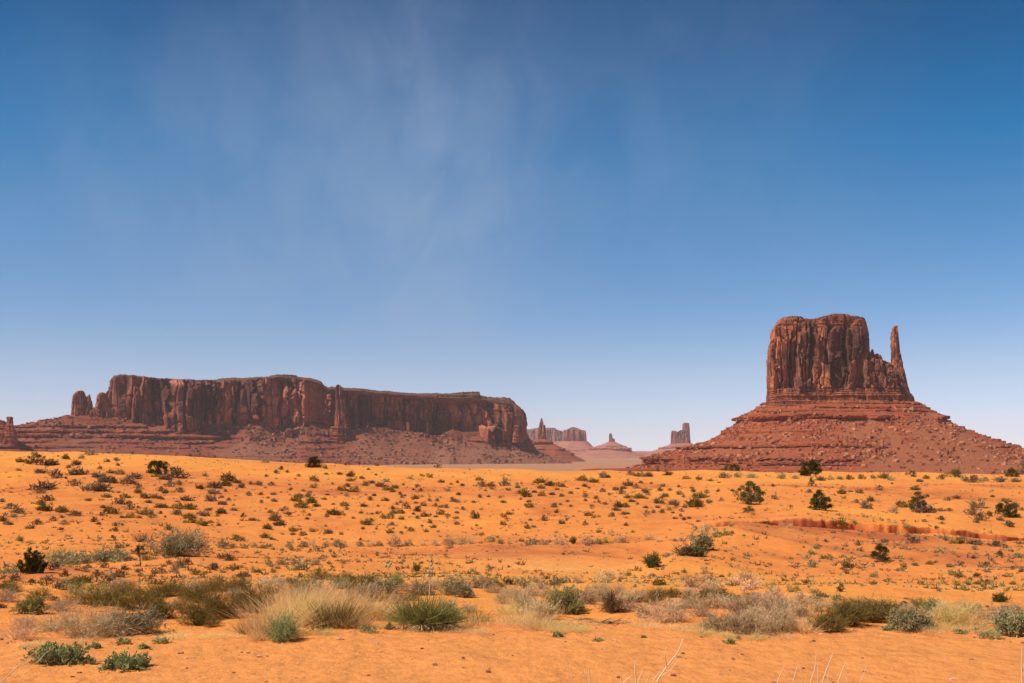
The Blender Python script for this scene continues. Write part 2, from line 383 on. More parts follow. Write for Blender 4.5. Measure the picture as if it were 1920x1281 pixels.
# ------------------------------------------------------------------ rock materials
def rock_mat(name, pale_tone, dark, varn, band=(.30, .10, .06), talus=False, olive=None, s=1.0, bs=1.0):
    m = NT(name); geo = m.n('ShaderNodeNewGeometry').outputs['Position']
    v = m.attr('v'); b_ = m.attr('b')
    fine = m.noise(geo, .11*s, 6, .65); st = m.noise(m.mapv(geo, (1, 1, .10)), .09*s, 5, .6); big = m.noise(m.mapv(geo, (1, 1, .5)), .022*s, 4, .6)
    bed = m.noise(m.mapv(geo, (.06, .06, 1)), .30*s, 4, .6)
    c = m.mix(m.rng(fine, .25, .75), pale_tone, dark)  # two rock tones mixed by fine noise
    if not talus:
        k = m.rng(m.math('ADD', m.math('ADD', m.math('MULTIPLY', v, .55), m.math('MULTIPLY', st, .65)), m.math('MULTIPLY', big, .5)), .72, 1.12)
        c = m.mix(m.math('MULTIPLY', k, .9), c, varn)
        c = m.mix(m.math('MULTIPLY', m.rng(bed, .4, .65, .15, .75), b_), c, band)
        h = m.math('ADD', m.math('MULTIPLY', m.noise(m.mapv(geo, (1, 1, .3)), .30*s, 6, .65), 1.), m.math('MULTIPLY', m.math('MULTIPLY', bed, b_), .8))
        vo = m.n('ShaderNodeTexVoronoi', feature='DISTANCE_TO_EDGE'); vo.inputs['Scale'].default_value = .11*s
        wv = m.n('ShaderNodeVectorMath', operation='ADD'); m.l(m.mapv(geo, (1, 1, .35)), wv.inputs[0]); nv = m.n('ShaderNodeTexNoise'); nv.inputs['Scale'].default_value = .12*s; m.l(geo, nv.inputs['Vector'])
        sv = m.n('ShaderNodeVectorMath', operation='SCALE'); sv.inputs['Scale'].default_value = 8./s; m.l(nv.outputs['Color'], sv.inputs[0]); m.l(sv.outputs[0], wv.inputs[1]); m.l(wv.outputs[0], vo.inputs['Vector'])
        nb = m.bump(m.rng(vo.outputs['Distance'], 0, .07), .8, 3.0*bs); nb = m.bump(h, .85, 4.5*bs, nb)
    else:
        c = m.mix(m.rng(bed, .42, .62, 0, .55), c, band)
        c = m.mix(m.rng(m.noise(geo, .33*s, 3, .6), .55, .72, 0, .45), c, varn)
        c = m.mix(m.math('MULTIPLY', v, m.rng(fine, .2, .7, .6, 1)), c, olive)
        h = m.math('ADD', m.noise(geo, .45*s, 5, .75), m.math('MULTIPLY', bed, .35))
        nb = m.bump(h, .9, 3.2*bs)
    return m.bsdf(c, .95, nb, .05)

def tower(name, mat, parent, Df, Dz, sil, hd, ytop=None, n=460, lv=120, sup=3.2, relief=None, cap=6, capz=None, frontw=3., smooth=False, squash=1.0, ybot=None, lvpow=1.0, ray=True, edge=0., rimn=0.):
    """one rock body: rings of points stacked from its foot to its rim, then a cap.
    Df(px) centre depth, Dz(px) depth that sets its heights, sil rows (y, xl, xr) from foot to top, hd rows (y, half depth)"""
    a = np.linspace(0, 2*math.pi, 4001)[:-1]
    cx = -np.sign(np.cos(a))*np.abs(np.cos(a))**(2/sup); cz = -np.sign(np.sin(a))*np.abs(np.sin(a))**(2/sup)
    sy = np.array([r[0] for r in sil], float); sl_ = np.array([r[1] for r in sil], float); sr_ = np.array([r[2] for r in sil], float)
    hy = np.array([r[0] for r in hd], float); hh = np.array([r[1] for r in hd], float)
    W = (sr_.max()-sl_.min())/2*float(Df(960.0 if False else (sr_.max()+sl_.min())/2))/F; Hd = hh.max()
    ds = np.hypot(np.roll(cx, -1)-cx, (np.roll(cz, -1)-cz)*Hd/W)*np.where(cz < .3, frontw, 1.)
    s = np.concatenate([[0], np.cumsum(ds)]); M = n - n % 2
    ai = np.interp(np.linspace(0, s[-1], M+1)[:-1], s, np.append(a, 2*math.pi))
    cx = -np.sign(np.cos(ai))*np.abs(np.cos(ai))**(2/sup); cz = -np.sign(np.sin(ai))*np.abs(np.sin(ai))**(2/sup)
    yb, yt = sy[0], sy[-1]
    tt = np.linspace(0, 1, lv)**lvpow
    if isinstance(squash, np.ndarray): tt = squash
    yn = yb+(yt-yb)*tt
    o = np.argsort(sy)
    xl = np.interp(yn, sy[o], sl_[o]); xr = np.interp(yn, sy[o], sr_[o]); oh = np.argsort(hy); hdv = np.interp(yn, hy[oh], hh[oh])
    px = (xl+xr)[:, None]/2+cx[None, :]*(xr-xl)[:, None]/2
    if ytop is not None: top = np.interp(px, [p[0] for p in ytop], [p[1] for p in ytop])
    else: top = np.full(px.shape, yt)
    if rimn: top = top+rimn*(.8*vnoise(px/9., 0, 0, 3)+.7*np.round(1.4*vnoise(px/3.5, 5, 0, 4))/1.4)
    bot = np.full(px.shape, yb) if ybot is None else np.interp(px, [p[0] for p in ybot], [p[1] for p in ybot])
    py = bot+(top-bot)*tt[:, None]
    D = Df(px); X_ = (px-960)/F*D; Yc = D; Z_ = (HY-py)/F*Dz(px)
    Y_ = Yc+cz[None, :]*hdv[:, None]
    if ray: X_ = (px-960)/F*Y_
    # outward normals in plan
    tx = np.roll(X_, -1, 1)-np.roll(X_, 1, 1); ty = np.roll(Y_, -1, 1)-np.roll(Y_, 1, 1); L = np.hypot(tx, ty)+1e-6
    nx, ny = ty/L, -tx/L
    v = np.zeros(px.shape); b = np.zeros(px.shape)
    if relief:
        d, v, b = relief(X_, Y_, Z_, px, py, tt[:, None]+0*px)
        if ray: d = d*(1-.8*sstep(.80, 1., np.abs(cx)))[None, :]-edge*sstep(.80, 1., np.abs(cx))[None, :]
        X_ = X_+nx*d; Y_ = Y_+ny*d
    rows = [np.stack([X_, Y_, Z_], -1)]; vv = [v]; bb = [b]
    top_r = rows[0][-1]
    midp = top_r.copy(); midp[:, 1] = Yc[-1]
    if ray: midp[:, 0] = top_r[:, 0]*Yc[-1]/top_r[:, 1]
    for k in range(1, cap+1):
        f = k/cap; r_ = top_r*(1-f)+midp*f
        r_ = r_.copy(); dz = 0
        if capz: dz = capz(r_[:, 0], r_[:, 1], f)
        r_[:, 2] += dz
        rows.append(r_[None]); vv.append(v[-1:]*0+.2); bb.append(b[-1:]*0+.6)
    V = np.concatenate(rows, 0); nr_ = V.shape[0]
    me = mesh_of(name, V.reshape(-1, 3), grid_faces(nr_, M, True), {'v': np.concatenate(vv, 0), 'b': np.concatenate(bb, 0)}, smooth)
    ob = link(name, me, mat, parent)
    return ob, V[:lv]

def cliff_relief(S=1.0, a1=7., a2=3., crack=5., big=0., seed=0, bands=(), c1=(24., 95.), c2=(9., 40.), cave=0., lip=0., lipx=(-9999, 9999), cracks=(), stains=()):
    """S scales everything with the size of the rock; bands = [(y_low, y_high, amp m, bed m)] thin-bedded rows"""
    def f(X, Y, Z, px, py, t):
        d = 0; cc = []
        for i, ((cw, chh), amp, ck) in enumerate(((c1, a1, crack), (c2, a2, crack*.45))):
            w_ = .16*cw*S
            wx = X+w_*fbm(X/(cw*2*S), Y/(cw*2*S), Z/(chh*1.2*S), 2, seed+1+i*20); wy = Y+w_*fbm(X/(cw*2*S), Y/(cw*2*S), Z/(chh*1.2*S), 2, seed+2+i*20)
            f1, f2, ci, cj, dx, dy = worley2(wx/(cw*S), wy/(cw*S), seed+3+i*20)
            h0 = _h(ci, cj, ci*0, seed+4+i); q_ = Z/(chh*S)*(.7+.8*h0)+9*h0+.25*vnoise(X/(cw*.7*S), Y/(cw*.7*S), 0, seed+5)
            k_ = np.floor(q_); h1 = _h(ci, cj, k_, seed+6+i); h2 = _h(ci, cj, k_, seed+7+i)*2-1; fr = q_-k_
            d = d+S*amp*(.6*(h0-.5)+.75*(h1-.5))+S*cw*.8*h2*(dx+.4*dy)+S*amp*.25*fr
            d = d-S*ck*np.exp(-((f2-f1)/.09)**2)*(.3+1.2*h1)
            d = d-S*amp*.5*np.exp(-np.minimum(fr, 1-fr)/.02)*(h1-.3)
            cc.append((h0+h1)/2)
        c, c2_ = cc
        d = d+S*big*fbm(X/(120*S), Y/(120*S), Z/(500*S), 2, seed+5)
        d = d+S*.9*fbm(X/(4*S), Y/(4*S), Z/(6*S), 3, seed+6, .6)
        if lip: d = d-S*lip*sstep(lipx[0], lipx[0]+30, px)*(1-sstep(lipx[1]-45, lipx[1], px))*sstep(.80, 1., t+.16*vnoise(X/(22*S), Y/(22*S), 0, seed+17)+.26*(cc[1]-.5))*(.15+1.7*cc[1])
        d = d*(1-.55*sstep(.93, 1., t))
        if cave: d = d-S*cave*sstep(.1, .5, fbm(X/(60*S), Y/(60*S), Z/(55*S), 2, seed+15))*sstep(.05, .25, t)*(1-sstep(.7, .9, t))
        for (cp, y0, y1, wd, dep) in cracks:
            off = px-cp-wd*1.6*vnoise(py/14., cp, 0, seed+41)-wd*.8*vnoise(py/4., cp, 0, seed+42)
            d = d-dep*np.exp(-(off/wd)**4)*sstep(y0-3, y0+3, py)*(1-sstep(y1-3, y1+3, py))
        b = np.zeros(X.shape)
        for (y0, y1, amp, bed) in bands:
            w_ = sstep(y0-2.5, y0+1, py)*(1-sstep(y1-1, y1+2.5, py)); b = np.maximum(b, w_)
            q_ = Z/bed+.4*fbm(X/(40*S), Y/(40*S), 0, 2, seed+8); fr = q_-np.floor(q_)
            st = _h(np.floor(q_), np.floor(q_)*0+3, np.floor(q_)*0, seed+7)-.5
            d = d*(1-.55*w_)+w_*amp*(st*1.6+.5*sstep(.1, .5, fr)*(1-sstep(.75, .98, fr)))
        v = np.clip(.5*c+.35*c2_+.3*fbm(X/(20*S), Y/(20*S), Z/(60*S), 3, seed+12)+.15, 0, 1)
        for (u0, v0, su, sv, am) in stains: v = v+am*np.exp(-((px-u0)/su)**2-((py-v0)/sv)**2)
        return d, v, b
    return f

def talus_relief(ledges, S=1.0, cont=.13, gul=5., seed=0, fans=(), rough=1.3):
    """ledges = [(y, thickness m, out m, strength function of px)]"""
    def f(X, Y, Z, px, py, t):
        d = gul*S*fbm(X/(70*S), Y/(70*S), Z/(300*S), 3, seed+1)*sstep(0, .15, 1-t)
        rg = 1-np.abs(vnoise(X/(22*S), Y/(22*S), Z/(160*S), seed+2)); d = d+S*2.2*(rg-.6)*sstep(0, .12, 1-t)
        d = d+S*rough*fbm(X/(7*S), Y/(7*S), Z/(5*S), 4, seed+3, .6)
        b = np.zeros(X.shape); wc = 0
        if ledges: _, _, ci, cj, _, _ = worley2(X/(6*S), Y/(6*S), seed+70); wc = _h(ci, cj, np.floor(Z/(6*S)), seed)
        for k, (y0, th_, out, st) in enumerate(ledges):
            zk = st[1]+3.2*S*fbm(X/(60*S), Y/(60*S), 0, 3, seed+30+k) if isinstance(st, tuple) else 0
            mk = np.clip(st[0](px)*1.0, 0, 1)*sstep(-.30, .12, fbm(X/(55*S), Y/(55*S), 0, 3, seed+50+k)+cont)
            q_ = Z-zk
            o = np.where(q_ < 0, -.5*out*np.exp(np.minimum(q_, 0)/(4*S)), np.where(q_ < th_, out+1.5*q_, (out+1.5*th_)*np.exp(-np.maximum(q_-th_, 0)/(9*S))))
            blk = 1+.7*(wc-.5)*((q_ > -1*S) & (q_ < th_+1*S))
            d = d+mk*o*blk; b = np.maximum(b, mk*((q_ > -.3*S) & (q_ < th_)))
        v = np.zeros(X.shape)
        for (u0, u1, w0, w1, y0, y1, amp) in fans:   # debris fan: axis from (u0,y0) to (u1,y1), half widths w0..w1
            q_ = np.clip((py-y0)/(y1-y0), 0, 1); uc = u0+(u1-u0)*q_; ww = w0+(w1-w0)*q_
            inr = (1-sstep(ww*.7, ww*1.15, np.abs(px-uc)+ww*.25*fbm(X/(30*S), Y/(30*S), Z/(30*S), 2, seed+90)))*sstep(y0-6, y0+2, py)*(1-sstep(y1, y1+6, py))
            v = np.maximum(v, amp*inr); d = d*(1-.6*inr*abs(amp))
        return d, v, b
    return f

# loose rocks lying on a slope: one mesh of many angular stones
def stone(r_):
    v = np.array([(x, y, z) for x in (-1, 1) for y in (-1, 1) for z in (-1, 1)], float)
    return v*(1+.35*r_.standard_normal((8, 3))*.6)
STQ = np.array([(0, 1, 3, 2), (4, 6, 7, 5), (0, 4, 5, 1), (2, 3, 7, 6), (0, 2, 6, 4), (1, 5, 7, 3)])
def rubble(name, grid, mat, count, smin, smax, seed, wfun=None, parent=None, label=None):
    r_ = np.random.default_rng(seed); nr_, nc_, _ = grid.shape
    front = np.nonzero(grid[0, :, 1] < np.mean(grid[0, :, 1])+.3*np.ptp(grid[0, :, 1]))[0]
    n6 = count*6; i = r_.integers(1, nr_-3, n6); j_ = front[r_.integers(0, len(front), n6)]
    P = grid[i, j_]+(grid[i+1, (j_+1) % nc_]-grid[i, j_])*r_.random(n6)[:, None]
    if wfun: P = P[r_.random(n6) < wfun(P.T)]
    P = P[:count]; count = len(P); s_ = smin*(smax/smin)**(r_.random(count)**3.2)
    B = Bag()
    for p, k in zip(P, s_):
        v_ = stone(r_)*k*np.array([1, 1, .7])*r_.uniform(.7, 1.3, 3)/2; a_ = r_.random()*6.28
        c_, s2 = math.cos(a_), math.sin(a_); v_ = v_@np.array([[c_, s2, 0], [-s2, c_, 0], [0, 0, 1]])
        B.add(v_+p+[0, 0, k*.12], STQ, a=r_.random()**2)
    return link(name, B.mesh(name), mat, parent)
m = NT('rubble_rock'); v = m.attr('v'); geo = m.n('ShaderNodeNewGeometry').outputs['Position']
c = m.mix(m.rng(v, 0, 1), (.36, .100, .044), (.64, .27, .13)); c = m.mix(m.rng(m.noise(geo, .5, 4), .35, .7, 0, .5), c, (.30, .085, .040))
RUB = m.bsdf(c, .95, m.bump(m.noise(geo, 1.2, 4), .6, .8), .05)
m = NT('rubble_rock_purple'); v = m.attr('v'); geo = m.n('ShaderNodeNewGeometry').outputs['Position']
c = m.mix(m.rng(v, 0, 1), (.24, .080, .046), (.52, .22, .13)); c = m.mix(m.rng(m.noise(geo, .5, 4), .35, .7, 0, .5), c, (.15, .07, .055))
RUB2 = m.bsdf(c, .95, None, .05)

M_CLIFF = rock_mat('butte_sandstone', (.74, .265, .105), (.46, .140, .060), (.105, .045, .036), (.33, .090, .042))
M_TALUS = rock_mat('butte_talus', (.52, .125, .044), (.38, .086, .034), (.18, .050, .027), (.25, .056, .027), True, (.42, .145, .065))
S_CLIFF = rock_mat('mesa_sandstone', (.68, .220, .112), (.44, .125, .066), (.090, .034, .027), (.30, .082, .042), s=.8)
S_TALUS = rock_mat('mesa_talus', (.40, .110, .056), (.29, .078, .042), (.13, .042, .029), (.19, .050, .031), True, (.31, .125, .068), s=.8)
S_CAP = rock_mat('mesa_cap_rock', (.34, .15, .085), (.17, .066, .042), (.085, .038, .030), (.12, .046, .032), s=1.4)
def const(v): return lambda p: np.asarray(p, float)*0+v
def rootat(name, x, y, z): 
    o = bpy.data.objects.new(name, None); COL.objects.link(o); o.empty_display_size = 50; return o

# ------------------------------------------------------------------ the mitten-shaped butte
D0, DZ = 2100., 2040.
zy = lambda y: (HY-y)/F*DZ
bu = tag(rootat('sandstone_butte', 0, 0, 0), 'tall mitten-shaped red sandstone butte with a thin thumb spire beside its block', 'butte')
gT = [(1437, 640), (1441, 625), (1446, 603), (1452, 599), (1462, 596), (1470, 593), (1495, 592), (1505, 594), (1507, 597), (1528, 597), (1540, 594), (1548, 591), (1560, 588), (1592, 588), (1597, 591), (1616, 592), (1621, 594), (1627, 602), (1632, 606)]
BN = [(728, 760, 2.6, 4.2), (586, 612, 1.6, 3.0)]
tower('main_block', M_CLIFF, bu, const(D0), const(DZ), [(760, 1437, 1640), (735, 1438, 1638), (700, 1439, 1634), (660, 1439, 1631), (640, 1438, 1630), (631, 1440, 1629.5), (626, 1444, 1629), (608, 1447, 1628), (600, 1452, 1627), (592, 1458, 1624)],
      [(760, 66), (600, 60), (592, 56)], gT, n=820, lv=210, rimn=.7, sup=4., relief=cliff_relief(1., 17., 7.5, 14., 6., 3, BN, (34., 66.), (12., 22.), cracks=[(1484, 622, 745, 2.0, 14), (1503, 650, 742, 1.6, 13), (1523, 630, 705, 1.8, 14), (1538, 690, 752, 1.3, 11), (1584, 594, 752, 1.5, 14), (1609, 640, 690, 1.5, 12), (1455, 640, 690, 2.6, 9), (1465, 700, 745, 1.2, 10), (1560, 655, 664, 8, 5)], stains=[(1570, 665, 26, 45, .75), (1520, 640, 18, 40, .4), (1610, 630, 14, 40, .5), (1480, 690, 14, 40, .35), (1450, 625, 10, 12, -.6), (1470, 645, 8, 10, -.6), (1535, 650, 4, 40, -.6), (1545, 720, 10, 14, -.6), (1450, 720, 8, 20, -.5)]), cap=8, capz=lambda x, y, f: 1.5*math.sin(f*3)+0*x)
tower('cap_ledge', S_CAP, bu, const(D0+6), const(DZ), [(597, 1545, 1612), (589, 1550, 1606), (588, 1552, 1604)], [(597, 44), (588, 36)], [(1540, 593), (1549, 590), (1560, 588), (1592, 587.3), (1598, 590), (1622, 592)], n=260, lv=16, relief=cliff_relief(1., 3., 1.5, 1., 0, 9, [(580, 600, 1.6, 2.2)]), cap=3)
tower('cap_ledge', S_CAP, bu, const(D0+2), const(DZ), [(600, 1468, 1510), (593, 1472, 1506), (591.5, 1474, 1502)], [(600, 40), (591, 36)], None, n=200, lv=14, relief=cliff_relief(1., 3., 1.5, 1., 0, 19, [(580, 602, 1.6, 2.0)]), cap=3)
tower('shoulder', M_CLIFF, bu, const(D0-8), const(DZ), [(760, 1610, 1712), (740, 1612, 1708), (720, 1614, 1702), (700, 1616, 1698), (680, 1620, 1690), (668, 1622, 1686), (655, 1624, 1662)],
      [(760, 60), (700, 50), (655, 36)], [(1600, 655), (1630, 655), (1633, 660), (1637, 668), (1640, 664), (1645, 662), (1652, 664), (1655, 672), (1668, 680), (1676, 684), (1690, 690), (1700, 720), (1712, 742)], n=460, lv=120, sup=3.,
      relief=cliff_relief(.8, 16., 9., 8., 4., 23, BN, (24., 36.), (9., 16.)), cap=6, capz=lambda x, y, f: 3*vnoise(x/6., y/6., 0, 4))
tower('thumb_spire', M_CLIFF, bu, const(D0-14), const(DZ), [(750, 1662, 1712), (720, 1666, 1702), (700, 1669.5, 1698), (690, 1671, 1695), (684, 1671.5, 1693), (676, 1671.5, 1692.5), (668, 1671.8, 1690), (655, 1672, 1687.5), (640, 1671.8, 1686), (625, 1672, 1685), (614, 1672, 1684), (611, 1672, 1683), (609, 1673.5, 1683.5), (606, 1677, 1683.5)],
      [(750, 34), (700, 17), (668, 10), (606, 5)], None, n=130, lv=170, sup=2.6, relief=cliff_relief(.35, 5., 4., 2.5, 0, 33, [(728, 760, 2.6, 4.2)]), cap=4)
tower('pinnacle', M_CLIFF, bu, const(D0-6), const(DZ), [(690, 1630, 1642), (664, 1632, 1640), (655, 1632.6, 1638.6), (650, 1634, 1637)], [(690, 8), (650, 3)], None, n=50, lv=46, relief=cliff_relief(.3, 4, 2, 1, 0, 37), cap=3)
tower('leaning_boulder', M_CLIFF, bu, const(D0-30), const(DZ), [(686, 1636, 1657), (676, 1637, 1656), (668, 1640, 1654), (664, 1643, 1650)], [(686, 10), (664, 5)], None, n=60, lv=30, relief=cliff_relief(.4, 5, 3, 1, 0, 39), cap=3)
_, _g = tower('base_ledges', M_CLIFF, bu, const(D0), const(DZ), [(768, 1434, 1719), (752, 1436, 1716), (744, 1437, 1714), (736, 1438, 1709), (728, 1440, 1702)], [(768, 82), (752, 75), (728, 66)], None, n=760, lv=64, sup=3.6,
      relief=cliff_relief(1., 4., 2., 2.5, 4., 43, [(700, 770, 3.2, 4.0)]), cap=3)
yl = lambda y: zy(y)
one = lambda p: np.asarray(p, float)*0+1
LED = [(0, 2.0, 2.5, (one, yl(757))), (0, 2.5, 3.5, (lambda p: sstep(1480, 1520, p)*(1-.4*sstep(1640, 1660, p)), yl(766))), (0, 1.5, 2.0, (one, yl(772))),
       (0, 6.0, 7.0, (lambda p: np.clip(1-sstep(1600, 1650, p)+sstep(1700, 1720, p), 0, 1), yl(787))),
       (0, 2.0, 2.0, (lambda p: (1-sstep(1480, 1520, p))*.8, yl(812))),
       (0, 4.0, 5.0, (lambda p: np.clip(1-sstep(1560, 1590, p)+sstep(1720, 1740, p), 0, 1), yl(839.5))), (0, 2., 2.5, (lambda p: sstep(1800, 1840, p), yl(866))),
       (0, 11., 9., (lambda p: 1-sstep(1470, 1540, p), yl(869)))]
FAN = [(1560, 1590, 30, 90, 790, 886, .75), (1690, 1700, 26, 150, 776, 890, .8), (1440, 1330, 10, 90, 800, 862, .35)]
tb = [(893, 1060, 2110), (886, 1150, 2060), (880, 1186, 2010), (873, 1212, 1975), (866, 1226, 1950), (858, 1234, 1922), (851, 1256, 1898), (843, 1278, 1885), (838, 1282, 1862), (835, 1312, 1846), (826, 1334, 1826), (812, 1356, 1799), (796, 1378, 1768), (789, 1380, 1764), (784, 1386, 1757), (773, 1404, 1738), (764, 1420, 1724), (757, 1431, 1716), (752, 1437, 1712)]
_, TG = tower('talus_slope', M_TALUS, bu, const(D0), const(DZ), tb, [(893, 560), (880, 420), (866, 330), (850, 282), (838, 262), (826, 232), (796, 150), (784, 132), (764, 96), (752, 70)], None, n=1300, lv=330, sup=2.5,
      relief=talus_relief(LED, 1., cont=.32, gul=13., seed=3, fans=FAN), cap=2, frontw=5., ray=False)
RB = rubble('rubble', TG, RUB, 14000, .7, 8.0, 5, lambda p: (.25+.75*sstep(-.1, .35, fbm(p[0]/60., p[1]/60., p[2]/60., 2, 77)))*np.where(p[2] < zy(790), 1, .22), bu)
RB['kind'] = 'stuff'

# single boulders on the butte's slope
def boulders(grid, Dz_, spots, mats, group, fmt):
    r_ = np.random.default_rng(3); meshes = []
    for k in range(5):
        n_ = 10; a = np.linspace(0, 2*math.pi, n_+1)[:-1]; ph = np.linspace(-1.3, 1.3, 6)
        V_ = [[math.cos(p)*math.cos(q_), math.cos(p)*math.sin(q_), math.sin(p)] for p in ph for q_ in a]; V_ = np.array(V_)
        V_ = np.sign(V_)*np.abs(V_)**.7; f1, f2, c_ = worley(V_[:, 0]*1.2+k*9, V_[:, 1]*1.2, V_[:, 2]*1.2, k)
        V_ = V_*(1+.45*(c_-.5))[:, None]*[.62, .5, .38]
        nn_ = len(ph)*n_; V_ = np.vstack([V_, [V_[:n_].mean(0)], [V_[-n_:].mean(0)]])
        j_ = np.arange(n_); t0 = np.stack([np.full(n_, nn_), (j_+1) % n_, j_], -1); t1 = np.stack([np.full(n_, nn_+1), nn_-n_+j_, nn_-n_+(j_+1) % n_], -1)
        me_ = mesh_of('boulder', V_, [grid_faces(6, n_, True), t0, t1], {'v': np.full(len(V_), .6)}); me_.materials.append(mats); meshes.append(me_)
    G = grid; gpx = 960+F*G[..., 0]/G[..., 1]; gpy = HY-F*G[..., 2]/G[..., 1]; frontm = G[..., 1] < np.median(G[..., 1])+50
    for i, (bx, by, bw) in enumerate(spots):
        e = (gpx-bx)**2+(gpy-by)**2+np.where(frontm, 0, 1e6); k = np.unravel_index(np.argmin(e), e.shape); p = G[k]
        o = bpy.data.objects.new('boulder', meshes[i % 5]); COL.objects.link(o)
        s_ = bw/F*p[1]; o.location = (p[0], p[1], p[2]+s_*.1); o.scale = (s_, s_, s_*r_.uniform(.8, 1.1)); o.rotation_euler = (r_.uniform(-.3, .3), r_.uniform(-.3, .3), r_.uniform(0, 6))
        tag(o, fmt(bx, by, bw), 'boulder', group)
def bl(bx, by, bw):
    side = 'left flank' if bx < 1500 else 'middle' if bx < 1650 else 'right flank'
    row = 'high on' if by < 800 else 'halfway down' if by < 838 else 'low on'
    return f"{'large' if bw > 8 else 'small'} tan boulder lying {row} the {side} of the mitten butte's talus"
sp = [(1672, 804, 11), (1694, 809, 8), (1704, 812, 9), (1720, 803, 7), (1741, 800, 7), (1753, 807, 9), (1765, 820, 8), (1785, 814, 10), (1776, 831, 8), (1788, 826, 7), (1804, 832, 9), (1830, 828, 7), (1652, 838, 11), (1658, 851, 8), (1587, 854, 10), (1607, 856, 8), (1620, 875, 10),
      (1554, 878, 8), (1629, 846, 8), (1625, 827, 7), (1763, 864, 8), (1791, 868, 8), (1680, 866, 10), (1722, 866, 7), (1352, 817, 5), (1374, 811, 5), (1386, 804, 5), (1452, 805, 6), (1460, 811, 5), (1422, 808, 4), (1443, 822, 8), (1482, 815, 7), (1355, 823, 6), (1330, 827, 5),
      (1545, 806, 6), (1558, 823, 6), (1520, 832, 6), (1576, 838, 7), (1600, 842, 7), (1541, 849, 7), (1500, 856, 6), (1640, 860, 9), (1700, 850, 7), (1745, 842, 6), (1710, 834, 6), (1812, 845, 6), (1850, 857, 6), (1836, 862, 6), (1870, 870, 5), (1299, 852, 5), (1315, 850, 5), (1345, 853, 5), (1290, 858, 5), (1366, 856, 5), (1482, 868, 6), (1470, 876, 6)]
boulders(TG, DZ, sp, RUB, "boulders on the mitten butte's talus", bl)

# ------------------------------------------------------------------ the long mesa
mD = lambda p: np.interp(p, [-400, 130, 985, 1200], [2900., 3130., 3720., 3840.])+90
mZ = lambda p: np.interp(p, [-400, 130, 985, 1200], [2900., 3130., 3720., 3840.])
ms_ = tag(rootat('long_mesa', 0, 0, 0), 'long flat-topped dark red mesa with sheer cliffs above a banded talus slope', 'mesa')
RIM = [(190, 772), (196, 750), (200, 736), (204, 722), (208, 708), (214, 705), (222, 703), (270, 705), (300, 709), (350, 712), (400, 714), (440, 713), (480, 712), (500, 709), (520, 706), (545, 708), (575, 712), (600, 717), (607, 728), (612, 730), (640, 730), (700, 735), (740, 740), (780, 742), (840, 748), (880, 750), (910, 752), (950, 760), (965, 760), (975, 764), (983, 772), (985, 790)]
CB = [(100, 800), (600, 830), (985, 840)]
MB = [(690, 722, 2., 5.)]
tower('cliff', S_CLIFF, ms_, mD, mZ, [(832, 190, 986), (800, 192, 986), (780, 194, 988), (765, 196, 987), (750, 199, 985), (735, 202, 982), (712, 206, 980)], [(832, 96), (760, 90), (712, 80)], RIM, n=2600, lv=130, rimn=1.2, sup=7.,
      relief=cliff_relief(1.5, 26., 12., 16., 28., 54, [], (48., 110.), (16., 32.), cave=14., lip=16., lipx=(200, 985), cracks=[(288, 712, 790, 4, 26), (318, 715, 775, 3.5, 22), (262, 710, 790, 3, 18), (397, 716, 795, 3, 24), (413, 730, 790, 2.5, 20), (440, 712, 800, 2.5, 18), (487, 712, 792, 5, 26), (545, 716, 800, 4, 20), (563, 720, 800, 3, 20), (600, 720, 805, 5, 30), (615, 725, 805, 3, 20), (656, 730, 812, 4, 26), (728, 742, 806, 2.5, 16), (790, 750, 815, 3, 18), (832, 752, 822, 3.5, 20), (872, 755, 812, 2.5, 18), (897, 752, 813, 2.5, 20), (925, 755, 818, 3.5, 24), (950, 762, 820, 2.5, 18)], stains=[(465, 745, 22, 40, .6), (300, 725, 20, 14, .5), (370, 750, 30, 30, .45), (700, 770, 40, 30, .45), (845, 780, 25, 25, .3), (235, 725, 14, 25, .4), (520, 760, 14, 30, -.6), (870, 765, 16, 14, -.7), (740, 750, 14, 20, -.5), (330, 718, 20, 6, -.8), (425, 775, 10, 30, -.5), (905, 790, 10, 30, -.4)]), cap=6, ybot=[(100, 832), (985, 850)], frontw=5.)
# stepped cap rock set back above the rim
TOPY = [(204, 722), (207, 706), (214, 701), (226, 699), (250, 701), (272, 704), (300, 707), (350, 709), (395, 711), (420, 707), (470, 706), (500, 704), (515, 701), (530, 700), (545, 701), (560, 704), (575, 705), (590, 709), (603, 714), (606, 718), (612, 724), (640, 724), (645, 726), (665, 726), (700, 730), (735, 733), (780, 736), (850, 736), (868, 734), (898, 732), (901, 740), (915, 743), (955, 744), (960, 748), (965, 752), (975, 758), (980, 764)]
def cap_relief(X, Y, Z, px, py, t):
    q_ = Z/5.5+.4*fbm(X/70., Y/70., 0, 2, 3); fr = q_-np.floor(q_)
    st = _h(np.floor(q_), np.floor(q_)*0+3, np.floor(q_)*0, 5)-.5
    d = 15*st*(1+.5*fbm(X/60., Y/60., 0, 2, 6))+8*fbm(X/26., Y/26., Z/9., 4, 8)+3*sstep(.3, .9, fr)
    return d, t*0+.2, t*0+.5
tower('cap_rock', S_CAP, ms_, mD, mZ, [(780, 203, 984), (745, 206, 980), (725, 208, 972), (700, 213, 962)], [(780, 76), (745, 76), (725, 62), (700, 38)], TOPY, n=2000, lv=44, rimn=.7, sup=6., relief=cap_relief, cap=6, ybot=[(p_[0], p_[1]+5) for p_ in RIM], frontw=5.,
      capz=lambda x, y, f: 1.5*vnoise(x/9., y/9., 0, 14)+f*1.)
